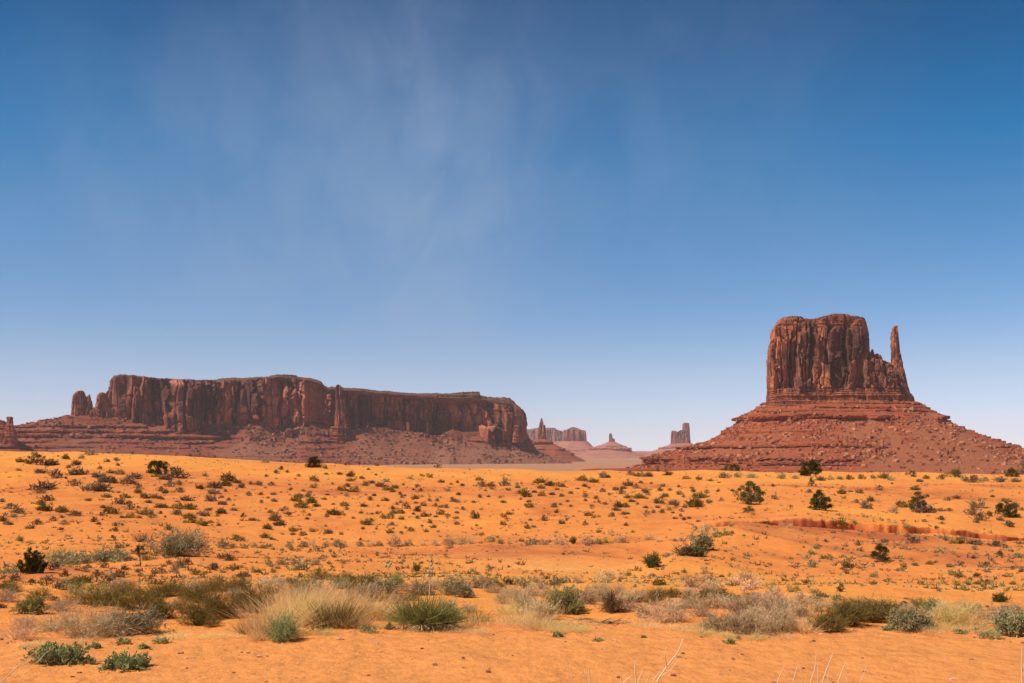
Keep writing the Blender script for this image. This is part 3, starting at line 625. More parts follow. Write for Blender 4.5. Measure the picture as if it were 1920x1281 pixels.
for nm, si, hd_, dd in (('tower_rock', [(830, 626, 655), (800, 628, 652), (770, 630, 645), (745, 629, 641), (728, 628.5, 640.5), (724, 630, 638), (722, 633, 636)], [(830, 30), (722, 14)], -24),
                        ('end_fin', [(810, 131, 172), (780, 133.5, 169), (760, 134.5, 168), (745, 135.5, 164), (739, 137, 160), (733, 142, 158), (731, 145, 156)], [(810, 34), (731, 12)], 40),
                        ('end_fin', [(800, 160, 176), (770, 162, 174), (752, 164, 171), (741, 165, 169), (738, 166.5, 168)], [(800, 26), (738, 8)], 34),
                        ('end_fin', [(800, 172, 212), (775, 174, 210), (762, 178, 208), (750, 181, 205), (742, 183, 202), (736, 186, 197), (735, 188, 195)], [(800, 34), (735, 14)], 30),
                        ('end_fin', [(815, 140, 235), (785, 150, 232), (768, 165, 230), (763, 172, 226)], [(815, 30), (763, 20)], 30),
                        ('buttress', [(850, 612, 662), (828, 615, 657), (815, 617, 655), (800, 620, 654)], [(850, 60), (800, 44)], -30),
                        ('buttress', [(830, 960, 975), (815, 962, 973), (800, 964, 971.5), (798, 966, 970)], [(830, 30), (798, 12)], -14)):
    tower(nm, S_CLIFF, ms_, lambda p, d=dd: mD(p)-95+d*(.4 if d < 0 else 1.5), mZ, si, hd_, None, n=160, lv=90, sup=2.6, relief=cliff_relief(.8, 6., 4., 4., 0, 63, [(800, 870, 3., 6.)] if nm == 'buttress' else []), cap=3)
# talus of the mesa: its top edge follows the foot of the cliff
FOOT = [(p_[0], p_[1]-4) for p_ in [(28, 797), (60, 793), (88, 790), (92, 787), (125, 785), (135, 781), (200, 784), (260, 788), (290, 791), (330, 795), (350, 796), (400, 797), (440, 801), (475, 801), (492, 797), (506, 794), (520, 796), (545, 802), (575, 801), (598, 799), (620, 803), (655, 810), (700, 806), (730, 806), (748, 811), (790, 815), (815, 821), (830, 820), (845, 812), (852, 809), (870, 814), (910, 813), (935, 819), (955, 822), (970, 817), (985, 820), (1010, 826)]]
ml = lambda y, p=400: (HY-y)/F*float(mZ(p))
MLED = [(0, 4., 5., (lambda p: 1-sstep(440, 500, p), ml(802, 200))), (0, 5., 6., (lambda p: 1-sstep(430, 480, p), ml(812, 300))), (0, 6., 7., (lambda p: 1-sstep(430, 490, p), ml(822, 350))),
        (0, 4., 5., (lambda p: 1-sstep(440, 490, p), ml(832, 350))), (0, 4., 4., (lambda p: 1-sstep(430, 480, p), ml(841, 330))), (0, 3., 4., (lambda p: sstep(560, 590, p)*(1-sstep(640, 680, p)), ml(829, 600))),
        (0, 3., 4., (lambda p: sstep(560, 590, p)*(1-sstep(640, 680, p)), ml(842, 600))), (0, 4., 5., (lambda p: sstep(590, 620, p)*(1-sstep(660, 700, p))+.6*sstep(780, 800, p)*(1-sstep(820, 840, p)), ml(816, 640))),
        (0, 3., 4., (lambda p: sstep(870, 900, p), ml(828, 950))), (0, 5., 5., (lambda p: sstep(930, 960, p), ml(842, 950))), (0, 3., 4., (lambda p: sstep(900, 930, p), ml(836, 950))), (0, 3., 4., (one, ml(856, 700)))]
MFAN = [(508, 500, 8, 75, 796, 880, .85), (575, 560, 15, 40, 803, 870, .5), (725, 760, 50, 90, 806, 862, .7), (830, 960, 5, 190, 822, 872, 1.0), (205, 215, 20, 55, 808, 850, .4)]
tm = [(895, -900, 1330), (885, -700, 1280), (876, -520, 1230), (869, -380, 1150), (862, -250, 1098), (852, -160, 1070), (842, -110, 1048), (832, -80, 1030), (822, -50, 1015), (812, -25, 1003), (806, -8, 1000), (800, 10, 996), (790, 28, 992), (780, 130, 988)]
_, MG = tower('talus_slope', S_TALUS, ms_, mD, mZ, tm, [(895, 700), (876, 520), (862, 380), (842, 270), (822, 190), (800, 140), (780, 106)], [(-200, 800), (20, 795)]+FOOT, n=1900, lv=250, sup=3.2,
      relief=talus_relief(MLED, 1.4, cont=.16, gul=12., seed=13, fans=MFAN, rough=1.5), cap=2, frontw=5., ray=False)
RB = rubble('rubble', MG, RUB2, 13000, 1.3, 10., 8, lambda p: (.2+.8*sstep(-.1, .35, fbm(p[0]/90., p[1]/90., p[2]/90., 2, 78)))*np.where(p[0] > -900, 1, .35), ms_)
RB['kind'] = 'stuff'
def bl2(bx, by, bw):
    where = 'below its left cliffs' if bx < 480 else 'below the attached rock tower' if bx < 700 else 'below its right cliffs'
    return f"{'large' if bw > 6 else 'small'} pale brown boulder on the long mesa's talus {where}"
sp2 = [(497, 834, 7), (536, 845, 8), (552, 833, 5), (520, 850, 6), (552, 818, 5), (575, 823, 5), (478, 845, 5), (500, 851, 6), (700, 829, 8), (704, 823, 6), (675, 825, 6), (718, 820, 7), (766, 838, 10), (780, 827, 12), (740, 836, 6), (722, 841, 6), (755, 845, 6), (870, 840, 6), (925, 838, 7), (935, 843, 7), (944, 849, 6), (960, 836, 6), (975, 829, 6), (986, 838, 6), (965, 868, 5), (912, 846, 5), (895, 850, 5), (888, 833, 5), (1000, 846, 6), (1010, 843, 5), (362, 813, 4), (325, 809, 4), (190, 842, 5), (212, 840, 5), (160, 840, 4), (137, 812, 6)]
boulders(MG, 0, sp2, RUB2, "boulders on the long mesa's talus", bl2)

# ------------------------------------------------------------------ left-edge knob on the mesa's shelf
kb = tag(rootat('rock_knob', 0, 0, 0), 'small dark layered rock knob at the left edge beside the long mesa', 'butte')
tower('spire', S_CLIFF, kb, const(2700), const(2690), [(836, 4, 34), (815, 6, 32), (806, 8, 28), (800, 10, 26), (796, 12, 25), (792, 11, 25), (788, 14, 24), (784, 11.5, 25), (781.5, 13, 23)], [(836, 30), (781, 12)], None, n=160, lv=90, sup=2.8, relief=cliff_relief(.5, 6, 4, 2, 0, 71, [(770, 840, 2.2, 4.)]), cap=3)
tower('shelf', S_CLIFF, kb, const(2720), const(2690), [(840, -130, 36), (815, -125, 28), (795, -120, 14), (787, -115, 10)], [(840, 60), (787, 35)], [(-130, 786), (-20, 784), (0, 787), (12, 790), (30, 830)], n=260, lv=70, sup=3., relief=cliff_relief(.8, 6, 4, 3, 0, 73, [(780, 840, 2.5, 5.)]), cap=3)
tower('talus_slope', S_TALUS, kb, const(2720), const(2690), [(885, -330, 130), (862, -240, 76), (845, -190, 58), (832, -150, 38), (826, -140, 32)], [(885, 240), (862, 150), (826, 60)], None, n=320, lv=90, sup=2.5, relief=talus_relief([(0, 4., 5., (one, (HY-840)/F*2690)), (0, 4., 5., (one, (HY-850)/F*2690))], 1., gul=6., seed=75), cap=2, ray=False)

# ------------------------------------------------------------------ far rocks
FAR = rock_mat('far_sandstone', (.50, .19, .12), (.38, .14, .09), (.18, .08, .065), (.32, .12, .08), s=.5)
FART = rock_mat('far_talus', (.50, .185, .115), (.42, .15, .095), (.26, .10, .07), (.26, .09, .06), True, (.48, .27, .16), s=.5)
def far_butte(name, label, cat, D, parts, talus, tl, seed, S=1.6):
    r_ = tag(rootat(name, 0, 0, 0), label, cat)
    for i, (nm, sil, hd_, yt, n_) in enumerate(parts):
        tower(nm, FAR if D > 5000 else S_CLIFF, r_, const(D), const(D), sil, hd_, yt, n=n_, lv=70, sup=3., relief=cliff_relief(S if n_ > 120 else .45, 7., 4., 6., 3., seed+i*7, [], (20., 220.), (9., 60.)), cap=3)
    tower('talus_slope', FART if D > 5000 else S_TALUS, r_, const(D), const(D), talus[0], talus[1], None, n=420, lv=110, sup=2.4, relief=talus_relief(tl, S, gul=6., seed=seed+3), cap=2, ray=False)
zz = lambda y, D: (HY-y)/F*D
far_butte('spire_rock', 'slender pointed rock spire with a lower prong just right of the long mesa', 'rock spire', 4700,
  [('spire', [(832, 1007, 1027), (818, 1008, 1024), (806, 1009.5, 1022), (800, 1010.5, 1020), (793, 1012, 1018.5), (788, 1013.5, 1017.5), (784, 1015, 1016.5)], [(832, 28), (784, 6)], None, 110),
   ('prong', [(830, 1016, 1025), (806, 1018, 1023.2), (799, 1019.5, 1022.8), (797, 1020.5, 1022.2)], [(830, 16), (797, 5)], None, 60)],
  ([(900, 780, 1200), (880, 850, 1160), (866, 900, 1100), (855, 960, 1078), (845, 985, 1062), (838, 994, 1045), (830, 1004, 1031), (824, 1006, 1026)], [(900, 400), (866, 230), (838, 90), (824, 32)]), [(0, 7., 8., (one, zz(832, 4700))), (0, 5., 6., (one, zz(843, 4700))), (0, 5., 6., (one, zz(853, 4700)))], 81)
far_butte('hazy_mesa', 'pale hazy mesa far behind the slender spire', 'mesa', 11500,
  [('cliff', [(850, 975, 1062), (820, 978, 1060), (806, 982, 1054)], [(850, 300), (806, 240)], [(975, 806), (992, 806), (1005, 803.5), (1040, 803), (1046, 807), (1060, 810)], 300)],
  ([(862, 930, 1140), (850, 960, 1110), (838, 970, 1080), (828, 975, 1066)], [(862, 900), (828, 320)]), [], 91, 2.2)
far_butte('square_butte', 'hazy purple flat-topped butte with a low peaked cap beyond the spire', 'butte', 8600,
  [('cliff', [(840, 1053, 1101), (825, 1054, 1100), (812, 1055, 1099), (807, 1056, 1098)], [(840, 110), (807, 90)], [(1054, 807), (1060, 806.5), (1078, 805), (1090, 806.5), (1098, 807.5)], 260),
   ('cap_rock', [(810, 1056, 1095), (805, 1064, 1088), (802, 1070, 1080), (801, 1072, 1077)], [(810, 80), (801, 20)], None, 140)],
  ([(866, 960, 1200), (852, 1000, 1160), (842, 1030, 1118), (838, 1042, 1110), (828, 1052, 1102)], [(866, 600), (828, 130)]), [(0, 8., 9., (one, zz(845, 8600)))], 101)
far_butte('twin_spire_butte', 'small hazy butte crowned by two thin spires in the middle of the gap', 'butte', 8000,
  [('spire', [(834, 1141, 1153), (826, 1141.8, 1151), (818, 1142, 1147), (812.5, 1142.5, 1144)], [(834, 26), (812, 6)], None, 60),
   ('spire', [(832, 1144, 1152), (820, 1144.5, 1148.5), (813, 1145.4, 1147.2)], [(832, 18), (813, 5)], None, 50),
   ('spire', [(834, 1147, 1153.5), (824, 1149, 1152.6), (822.5, 1149.8, 1152)], [(834, 16), (822, 5)], None, 40)],
  ([(868, 1040, 1260), (856, 1070, 1215), (848, 1100, 1185), (844, 1108, 1183), (840, 1114, 1180), (838, 1124, 1168), (834, 1132, 1160), (829, 1140, 1154)], [(868, 620), (848, 240), (829, 40)]), [(0, 14., 12., (one, zz(843.5, 8000))), (0, 8., 9., (one, zz(838, 8000)))], 111)
far_butte('castle_butte', 'hazy castle-shaped butte with one square tower left of the mitten butte', 'butte', 8300,
  [('wall_block', [(836, 1258, 1292), (820, 1258.5, 1290), (810, 1259, 1284)], [(836, 60), (810, 45)], [(1258, 811), (1262, 807.5), (1267, 808.5), (1271, 810), (1276, 807), (1283, 805), (1292, 805)], 160),
   ('square_tower', [(836, 1278, 1296), (825, 1279, 1294.4), (800, 1279.5, 1292.8), (795, 1280, 1292.4), (793, 1282, 1291)], [(836, 46), (793, 30)], None, 90)],
  ([(870, 1130, 1420), (858, 1170, 1390), (849, 1215, 1350), (843, 1232, 1330), (840, 1238, 1318), (838.5, 1245, 1312), (834, 1256, 1300), (831, 1258, 1296)], [(870, 640), (849, 260), (831, 60)]), [(0, 9., 9., (one, zz(841, 8300)))], 121)
# low layered tableland closing the valley
PLT = [(300, 858), (900, 852), (1040, 846), (1100, 844), (1190, 846), (1225, 846.5), (1300, 845), (1500, 849), (1750, 853), (2300, 856)]
pr = lambda X, Y, Z, px, py, t: (22*fbm(X/240., Y/240., Z/200., 3, 7)+14*(_h(np.floor(Z/9.), np.floor(Z/9.)*0, np.floor(Z/9.)*0, 5)-.5)+30*(1-t)*fbm(X/90., Y/90., 0, 3, 9), .5*sstep(0, .3, fbm(X/300., Y/300., Z/30., 2, 8)), t*0+.5)
ob, _ = tower('distant_tableland', FART, None, const(10500), const(9900), [(866, 100, 2500), (861, 200, 2400), (857, 300, 2300), (855, 320, 2280), (851, 360, 2240), (849, 380, 2220), (845, 400, 2200)], [(866, 1900), (857, 1200), (855, 900), (851, 780), (845, 500)], PLT, n=900, lv=70, sup=4., relief=pr, cap=4, frontw=4.)
tag(ob, 'low layered hazy tableland closing the valley floor', None, None, 'structure')
# a low red bench on the valley floor just past the dune
ob, _ = tower('red_bench', M_TALUS, None, const(1750), const(1700), [(893, 1040, 1420), (888, 1075, 1390), (884.5, 1085, 1370), (881.5, 1092, 1360), (880, 1110, 1350)], [(893, 160), (880, 70)], None, n=420, lv=40, sup=2.2, relief=talus_relief([(0, 2., 3., (one, zz(882.5, 1700)))], .6, gul=6., seed=131), cap=2)
tag(ob, 'low red earth bench between dune and valley floor', None, None, 'structure')
# ------------------------------------------------------------------ plants
def plant_mat(name, leaf, leaf2, wood, trans=.25, var=.25):
    m = NT(name); v = m.attr('v')      # v < 1: wood .. 0-1 shade, v >= 1: leaf
    oi = m.n('ShaderNodeObjectInfo').outputs['Random']
    isl = m.math('GREATER_THAN', v, .999); fr = m.math('FRACT', v)
    cl = m.mix(fr, leaf, leaf2); cw = m.mix(m.math('MULTIPLY', fr, .8), wood, tuple(x*.45 for x in wood))
    c = m.mix(isl, cw, cl)
    k = m.rng(oi, 0, 1, 1-var, 1+var)
    hs_ = m.n('ShaderNodeHueSaturation'); m.l(c, hs_.inputs['Color']); m.l(k, hs_.inputs['Value']); hs_.inputs['Saturation'].default_value = 1.
    m.l(m.math('ADD', m.math('MULTIPLY', m.math('FRACT', m.math('MULTIPLY', oi, 7.3)), .03), .485), hs_.inputs['Hue'])
    return m.bsdf(hs_.outputs[0], .85, None, .1, trans)
def unit(a): return a/np.maximum(np.linalg.norm(a, axis=-1, keepdims=True), 1e-9)
def blades(B, D, L, W, bend, seg, r_, taper=.85):
    n = len(B); L = np.broadcast_to(L, (n,)); W = np.broadcast_to(W, (n,)); bend = np.broadcast_to(bend, (n, 3))
    side = unit(np.cross(D, r_.standard_normal((n, 3)))); rows = []
    for k in range(seg+1):
        f = k/seg; p = B+D*(L*f)[:, None]+bend*(L*f*f)[:, None]; w_ = (W*(1-taper*f)/2)[:, None]*side
        rows.append(np.stack([p-w_, p+w_], 1))
    V = np.stack(rows, 1).reshape(-1, 3)             # n, seg+1, 2
    b = np.arange(n)[:, None]*(seg+1)*2; k = np.arange(seg)[None, :]*2
    Q = np.stack([b+k, b+k+1, b+k+3, b+k+2], -1).reshape(-1, 4)
    return V, Q
def tips(B, D, L, bend, f=1.):
    L = np.broadcast_to(L, (len(B),)); f = np.broadcast_to(f, (len(B),)); return B+D*(L*f)[:, None]+np.broadcast_to(bend, B.shape)*(L*f*f)[:, None]
def rnd_dirs(n, r_, up0=0., up1=1., az=None):
    z = r_.uniform(up0, up1, n); a = r_.uniform(0, 2*math.pi, n) if az is None else az; q_ = np.sqrt(np.maximum(0, 1-z*z))
    return np.stack([q_*np.cos(a), q_*np.sin(a), z], -1)
def tube(path, rad, sides=6):
    path = np.asarray(path, float); rad = np.asarray(rad, float); n = len(path); T = unit(np.gradient(path, axis=0))
    a = unit(np.cross(T, [.3, .9, .2])); b = np.cross(T, a); an = np.linspace(0, 2*math.pi, sides+1)[:-1]
    V = path[:, None]+rad[:, None, None]*(a[:, None]*np.cos(an)[None, :, None]+b[:, None]*np.sin(an)[None, :, None])
    return V.reshape(-1, 3), grid_faces(n, sides, True)
def leafcloud(C, size, n, r_, L, W, up=.3, v0=1.0):
    """n small leaves round each centre C (size per centre)"""
    m_ = len(C)*n; c = np.repeat(C, n, 0); s_ = np.repeat(np.broadcast_to(size, (len(C),)), n)
    o = rnd_dirs(m_, r_, -1, 1)*(r_.random(m_)**.4)[:, None]*s_[:, None]*[1, 1, .85]
    d = unit(o/np.maximum(s_[:, None], 1e-6)+[0, 0, up]+.7*r_.standard_normal((m_, 3)))
    return blades(c+o, d, L*r_.uniform(.6, 1.3, m_), W, 0., 1, r_, .5), np.repeat(r_.uniform(0, .95, m_)+v0, 4)

def low_shrub(seed, nl=150, nt=34, h=.5, L=.13, W=.045, clump=7, woody=.3):
    """unit wide (1 m) rounded desert shrub: twigs from the root, leaf clumps on an uneven dome"""
    r_ = np.random.default_rng(seed); B = Bag()
    D = rnd_dirs(nt, r_, .15, 1.); Ls = .40*r_.uniform(.7, 1.1, nt); sc_ = np.array([1, 1, h*2])
    V, Q = blades(np.zeros((nt, 3))+r_.standard_normal((nt, 3))*[.04, .04, 0], D*sc_, Ls, .022, r_.standard_normal((nt, 3))*.1, 2, r_); B.add(V, Q, a=np.repeat(r_.uniform(0, .9, nt), 6))
    C = rnd_dirs(clump*3, r_, .0, 1.); C = C*sc_*(.36*r_.uniform(.55, 1.1, len(C)))[:, None]; C[:, 2] += .02
    n_ = max(3, nl//len(C)); (V, Q), a = leafcloud(C, .13*r_.uniform(.5, 1.3, len(C)), n_, r_, L, W, .5)
    wood = np.repeat(r_.random(len(C)*n_) < woody, 4); a = np.where(wood, a-1, a); B.add(V, Q, a=a)
    return B.mesh('shrub')
def crown_tree(seed, w, h, nclump=40, nleaf=60, trunk=.12, lean=0., flat=1., leafL=.16, open_=.0, base=.0, up=.3, cs=.17, bare=0):
    """returns (trunk bag, crown bag): gnarled stem with limbs to every leaf clump"""
    r_ = np.random.default_rng(seed); T = Bag(); Cb = Bag()
    H0 = h*base; a = r_.uniform(0, 6.28, nclump); zz_ = r_.random(nclump)**1.15
    rad = w/2*np.sqrt(np.maximum(.05, 1-(zz_*1.02)**2.2*flat))*(r_.uniform(.25, 1.05, nclump)**.6)*(1+.25*np.sin(a*3+seed))
    C = np.stack([rad*np.cos(a)+lean*zz_*h, rad*np.sin(a)*.8, H0+(h-H0)*(.05+.92*zz_)*(1+.10*np.sin(a*2+seed*1.7))], -1)
    fork = np.array([lean*.2*h, 0, max(H0*.9, .16*h)])
    T.add(*tube([[0, 0, -.12*h], [.02*h, 0, .04*h], fork*.6+[r_.uniform(-.03, .03)*h, 0, 0], fork], np.array([1.35, 1.1, .9, .75])*trunk*h*.32, 7), a=.3)
    for c in C:
        mid = fork*.5+c*.5+r_.standard_normal(3)*[.05, .05, .02]*h; mid[2] = min(mid[2], c[2])
        T.add(*tube([fork*.9, mid, c], np.array([.10, .06, .02])*trunk*h*1.6, 4), a=r_.uniform(.1, .8))
    for k in range(bare):
        d = rnd_dirs(1, r_, .1, .9)[0]; e = fork+d*w*.55; T.add(*tube([fork*.7, (fork+e)/2+[0, 0, .05*h], e], np.array([.09, .05, .012])*trunk*h*1.6, 4), a=.05)
    keep = r_.random(nclump) >= open_
    (V, Q), av = leafcloud(C[keep], cs*w*r_.uniform(.55, 1.15, keep.sum()), nleaf, r_, leafL*h*.6, leafL*h*.22, up); Cb.add(V, Q, a=av)
    return T, Cb
def twig_bush(seed, w, h, n0=26, n1=5, n2=3, wd=.006, spread=(.25, 1.), lean=(0, 0), leaves=0, lL=.02, lW=.008, curl=.25, v0=0.):
    """woody bush: stems, side twigs, twiglets, and leaves on them"""
    r_ = np.random.default_rng(seed); S_ = Bag(); Lb = Bag()
    D = unit(rnd_dirs(n0, r_, *spread)+[lean[0], lean[1], 0]); sc_ = np.array([w/2, w/2*.8, h]); B = r_.standard_normal((n0, 3))*[w*.10, w*.07, 0]
    L0 = np.linalg.norm(D*sc_, axis=1)*r_.uniform(.75, 1.05, n0); D0_ = unit(D*sc_); bd = r_.standard_normal((n0, 3))*curl*.6+[lean[0]*.3, 0, .1]
    V, Q = blades(B, D0_, L0, wd*1.6, bd, 4, r_); S_.add(V, Q, a=np.repeat(r_.uniform(0, .9, n0), 10)+v0)
    f = r_.uniform(.3, .95, n0*n1); P1 = tips(np.repeat(B, n1, 0), np.repeat(D0_, n1, 0), np.repeat(L0, n1), np.repeat(bd, n1, 0), f)
    D1 = unit(np.repeat(D0_, n1, 0)+.75*r_.standard_normal((n0*n1, 3))+[0, 0, .15]); L1 = np.repeat(L0, n1)*r_.uniform(.25, .5, n0*n1); b1 = r_.standard_normal((n0*n1, 3))*curl
    V, Q = blades(P1, D1, L1, wd, b1, 3, r_); S_.add(V, Q, a=np.repeat(r_.uniform(0, .9, n0*n1), 8)+v0)
    m_ = n0*n1*n2; f = r_.uniform(.3, 1., m_); P2 = tips(np.repeat(P1, n2, 0), np.repeat(D1, n2, 0), np.repeat(L1, n2), np.repeat(b1, n2, 0), f)
    D2 = unit(np.repeat(D1, n2, 0)+.8*r_.standard_normal((m_, 3))+[0, 0, .2]); L2 = np.repeat(L1, n2)*r_.uniform(.35, .7, m_)
    V, Q = blades(P2, D2, L2, wd*.7, 0., 2, r_); S_.add(V, Q, a=np.repeat(r_.uniform(0, .9, m_), 6)+v0)
    if leaves:
        k = m_*leaves; f = r_.random(k); P3 = tips(np.repeat(P2, leaves, 0), np.repeat(D2, leaves, 0), np.repeat(L2, leaves), 0., f)
        D3 = unit(np.repeat(D2, leaves, 0)+.8*r_.standard_normal((k, 3))+[0, 0, .3]); V, Q = blades(P3, D3, lL*r_.uniform(.6, 1.3, k), lW, 0., 1, r_, .4)
        Lb.add(V, Q, a=np.repeat(r_.uniform(1, 1.95, k), 4))
    return S_, Lb
def grass_tuft(seed, w, h, n=500, wd=.005, lean=(.0, 0.), spread=(.35, 1.), basew=.25, droop=.35, v0=1.):
    r_ = np.random.default_rng(seed); G_ = Bag(); B = r_.standard_normal((n, 3))*[w*basew, w*basew*.7, 0]
    D = unit(rnd_dirs(n, r_, *spread)*[w/2/h, w/2/h, 1]+[lean[0], lean[1], 0]+B*[1.2/w, .8/w, 0]); L = h*r_.uniform(.45, 1.05, n)
    bend = unit(D*[1, 1, 0]+.3*r_.standard_normal((n, 3)))*droop*r_.uniform(.2, 1, n)[:, None]+[0, 0, -.12*droop]
    V, Q = blades(B, D, L, wd*r_.uniform(.6, 1.2, n), bend, 4, r_); G_.add(V, Q, a=np.repeat(r_.uniform(0, .95, n), 10)+v0); return G_

PM = {
 'grey': plant_mat('grey_brush', (.34, .225, .12), (.20, .14, .068), (.27, .175, .095), .1),
 'olive': plant_mat('olive_brush', (.32, .205, .045), (.18, .125, .028), (.20, .12, .05), .15),
 'sage': plant_mat('sage_brush', (.42, .37, .17), (.27, .23, .09), (.36, .27, .15), .15),
 'dry': plant_mat('dry_brush', (.80, .57, .30), (.58, .40, .20), (.76, .53, .28), .2),
 'brown': plant_mat('brown_brush', (.19, .105, .05), (.11, .075, .035), (.17, .10, .055), .1),
 'green': plant_mat('green_brush', (.42, .38, .10), (.28, .25, .065), (.34, .25, .12), .25),
 'juniper': plant_mat('juniper_green', (.105, .100, .016), (.050, .055, .009), (.12, .08, .045), .1, .15),
 'junipero': plant_mat('juniper_olive', (.17, .15, .040), (.085, .082, .022), (.14, .10, .06), .12, .15),
 'straw': plant_mat('straw_grass', (.95, .69, .29), (.80, .55, .22), (.66, .46, .22), .4, .10),
 'yucca': plant_mat('yucca_leaf', (.36, .33, .10), (.17, .17, .045), (.40, .26, .11), .15, .1),
 'rush': plant_mat('green_rush', (.30, .21, .055), (.16, .115, .030), (.2, .14, .06), .15, .1),
 'leafy': plant_mat('leafy_green', (.44, .45, .18), (.22, .26, .08), (.28, .24, .1), .25, .1),
 'deadwood': plant_mat('dead_wood', (.3, .2, .14), (.2, .13, .09), (.30, .20, .14), .0, .1),
 'palestem': plant_mat('pale_stem', (.80, .58, .34), (.7, .5, .3), (.82, .62, .38), .1, .05),
 'pod': plant_mat('seed_pod', (.42, .44, .20), (.36, .36, .15), (.62, .50, .34), .1, .05)}

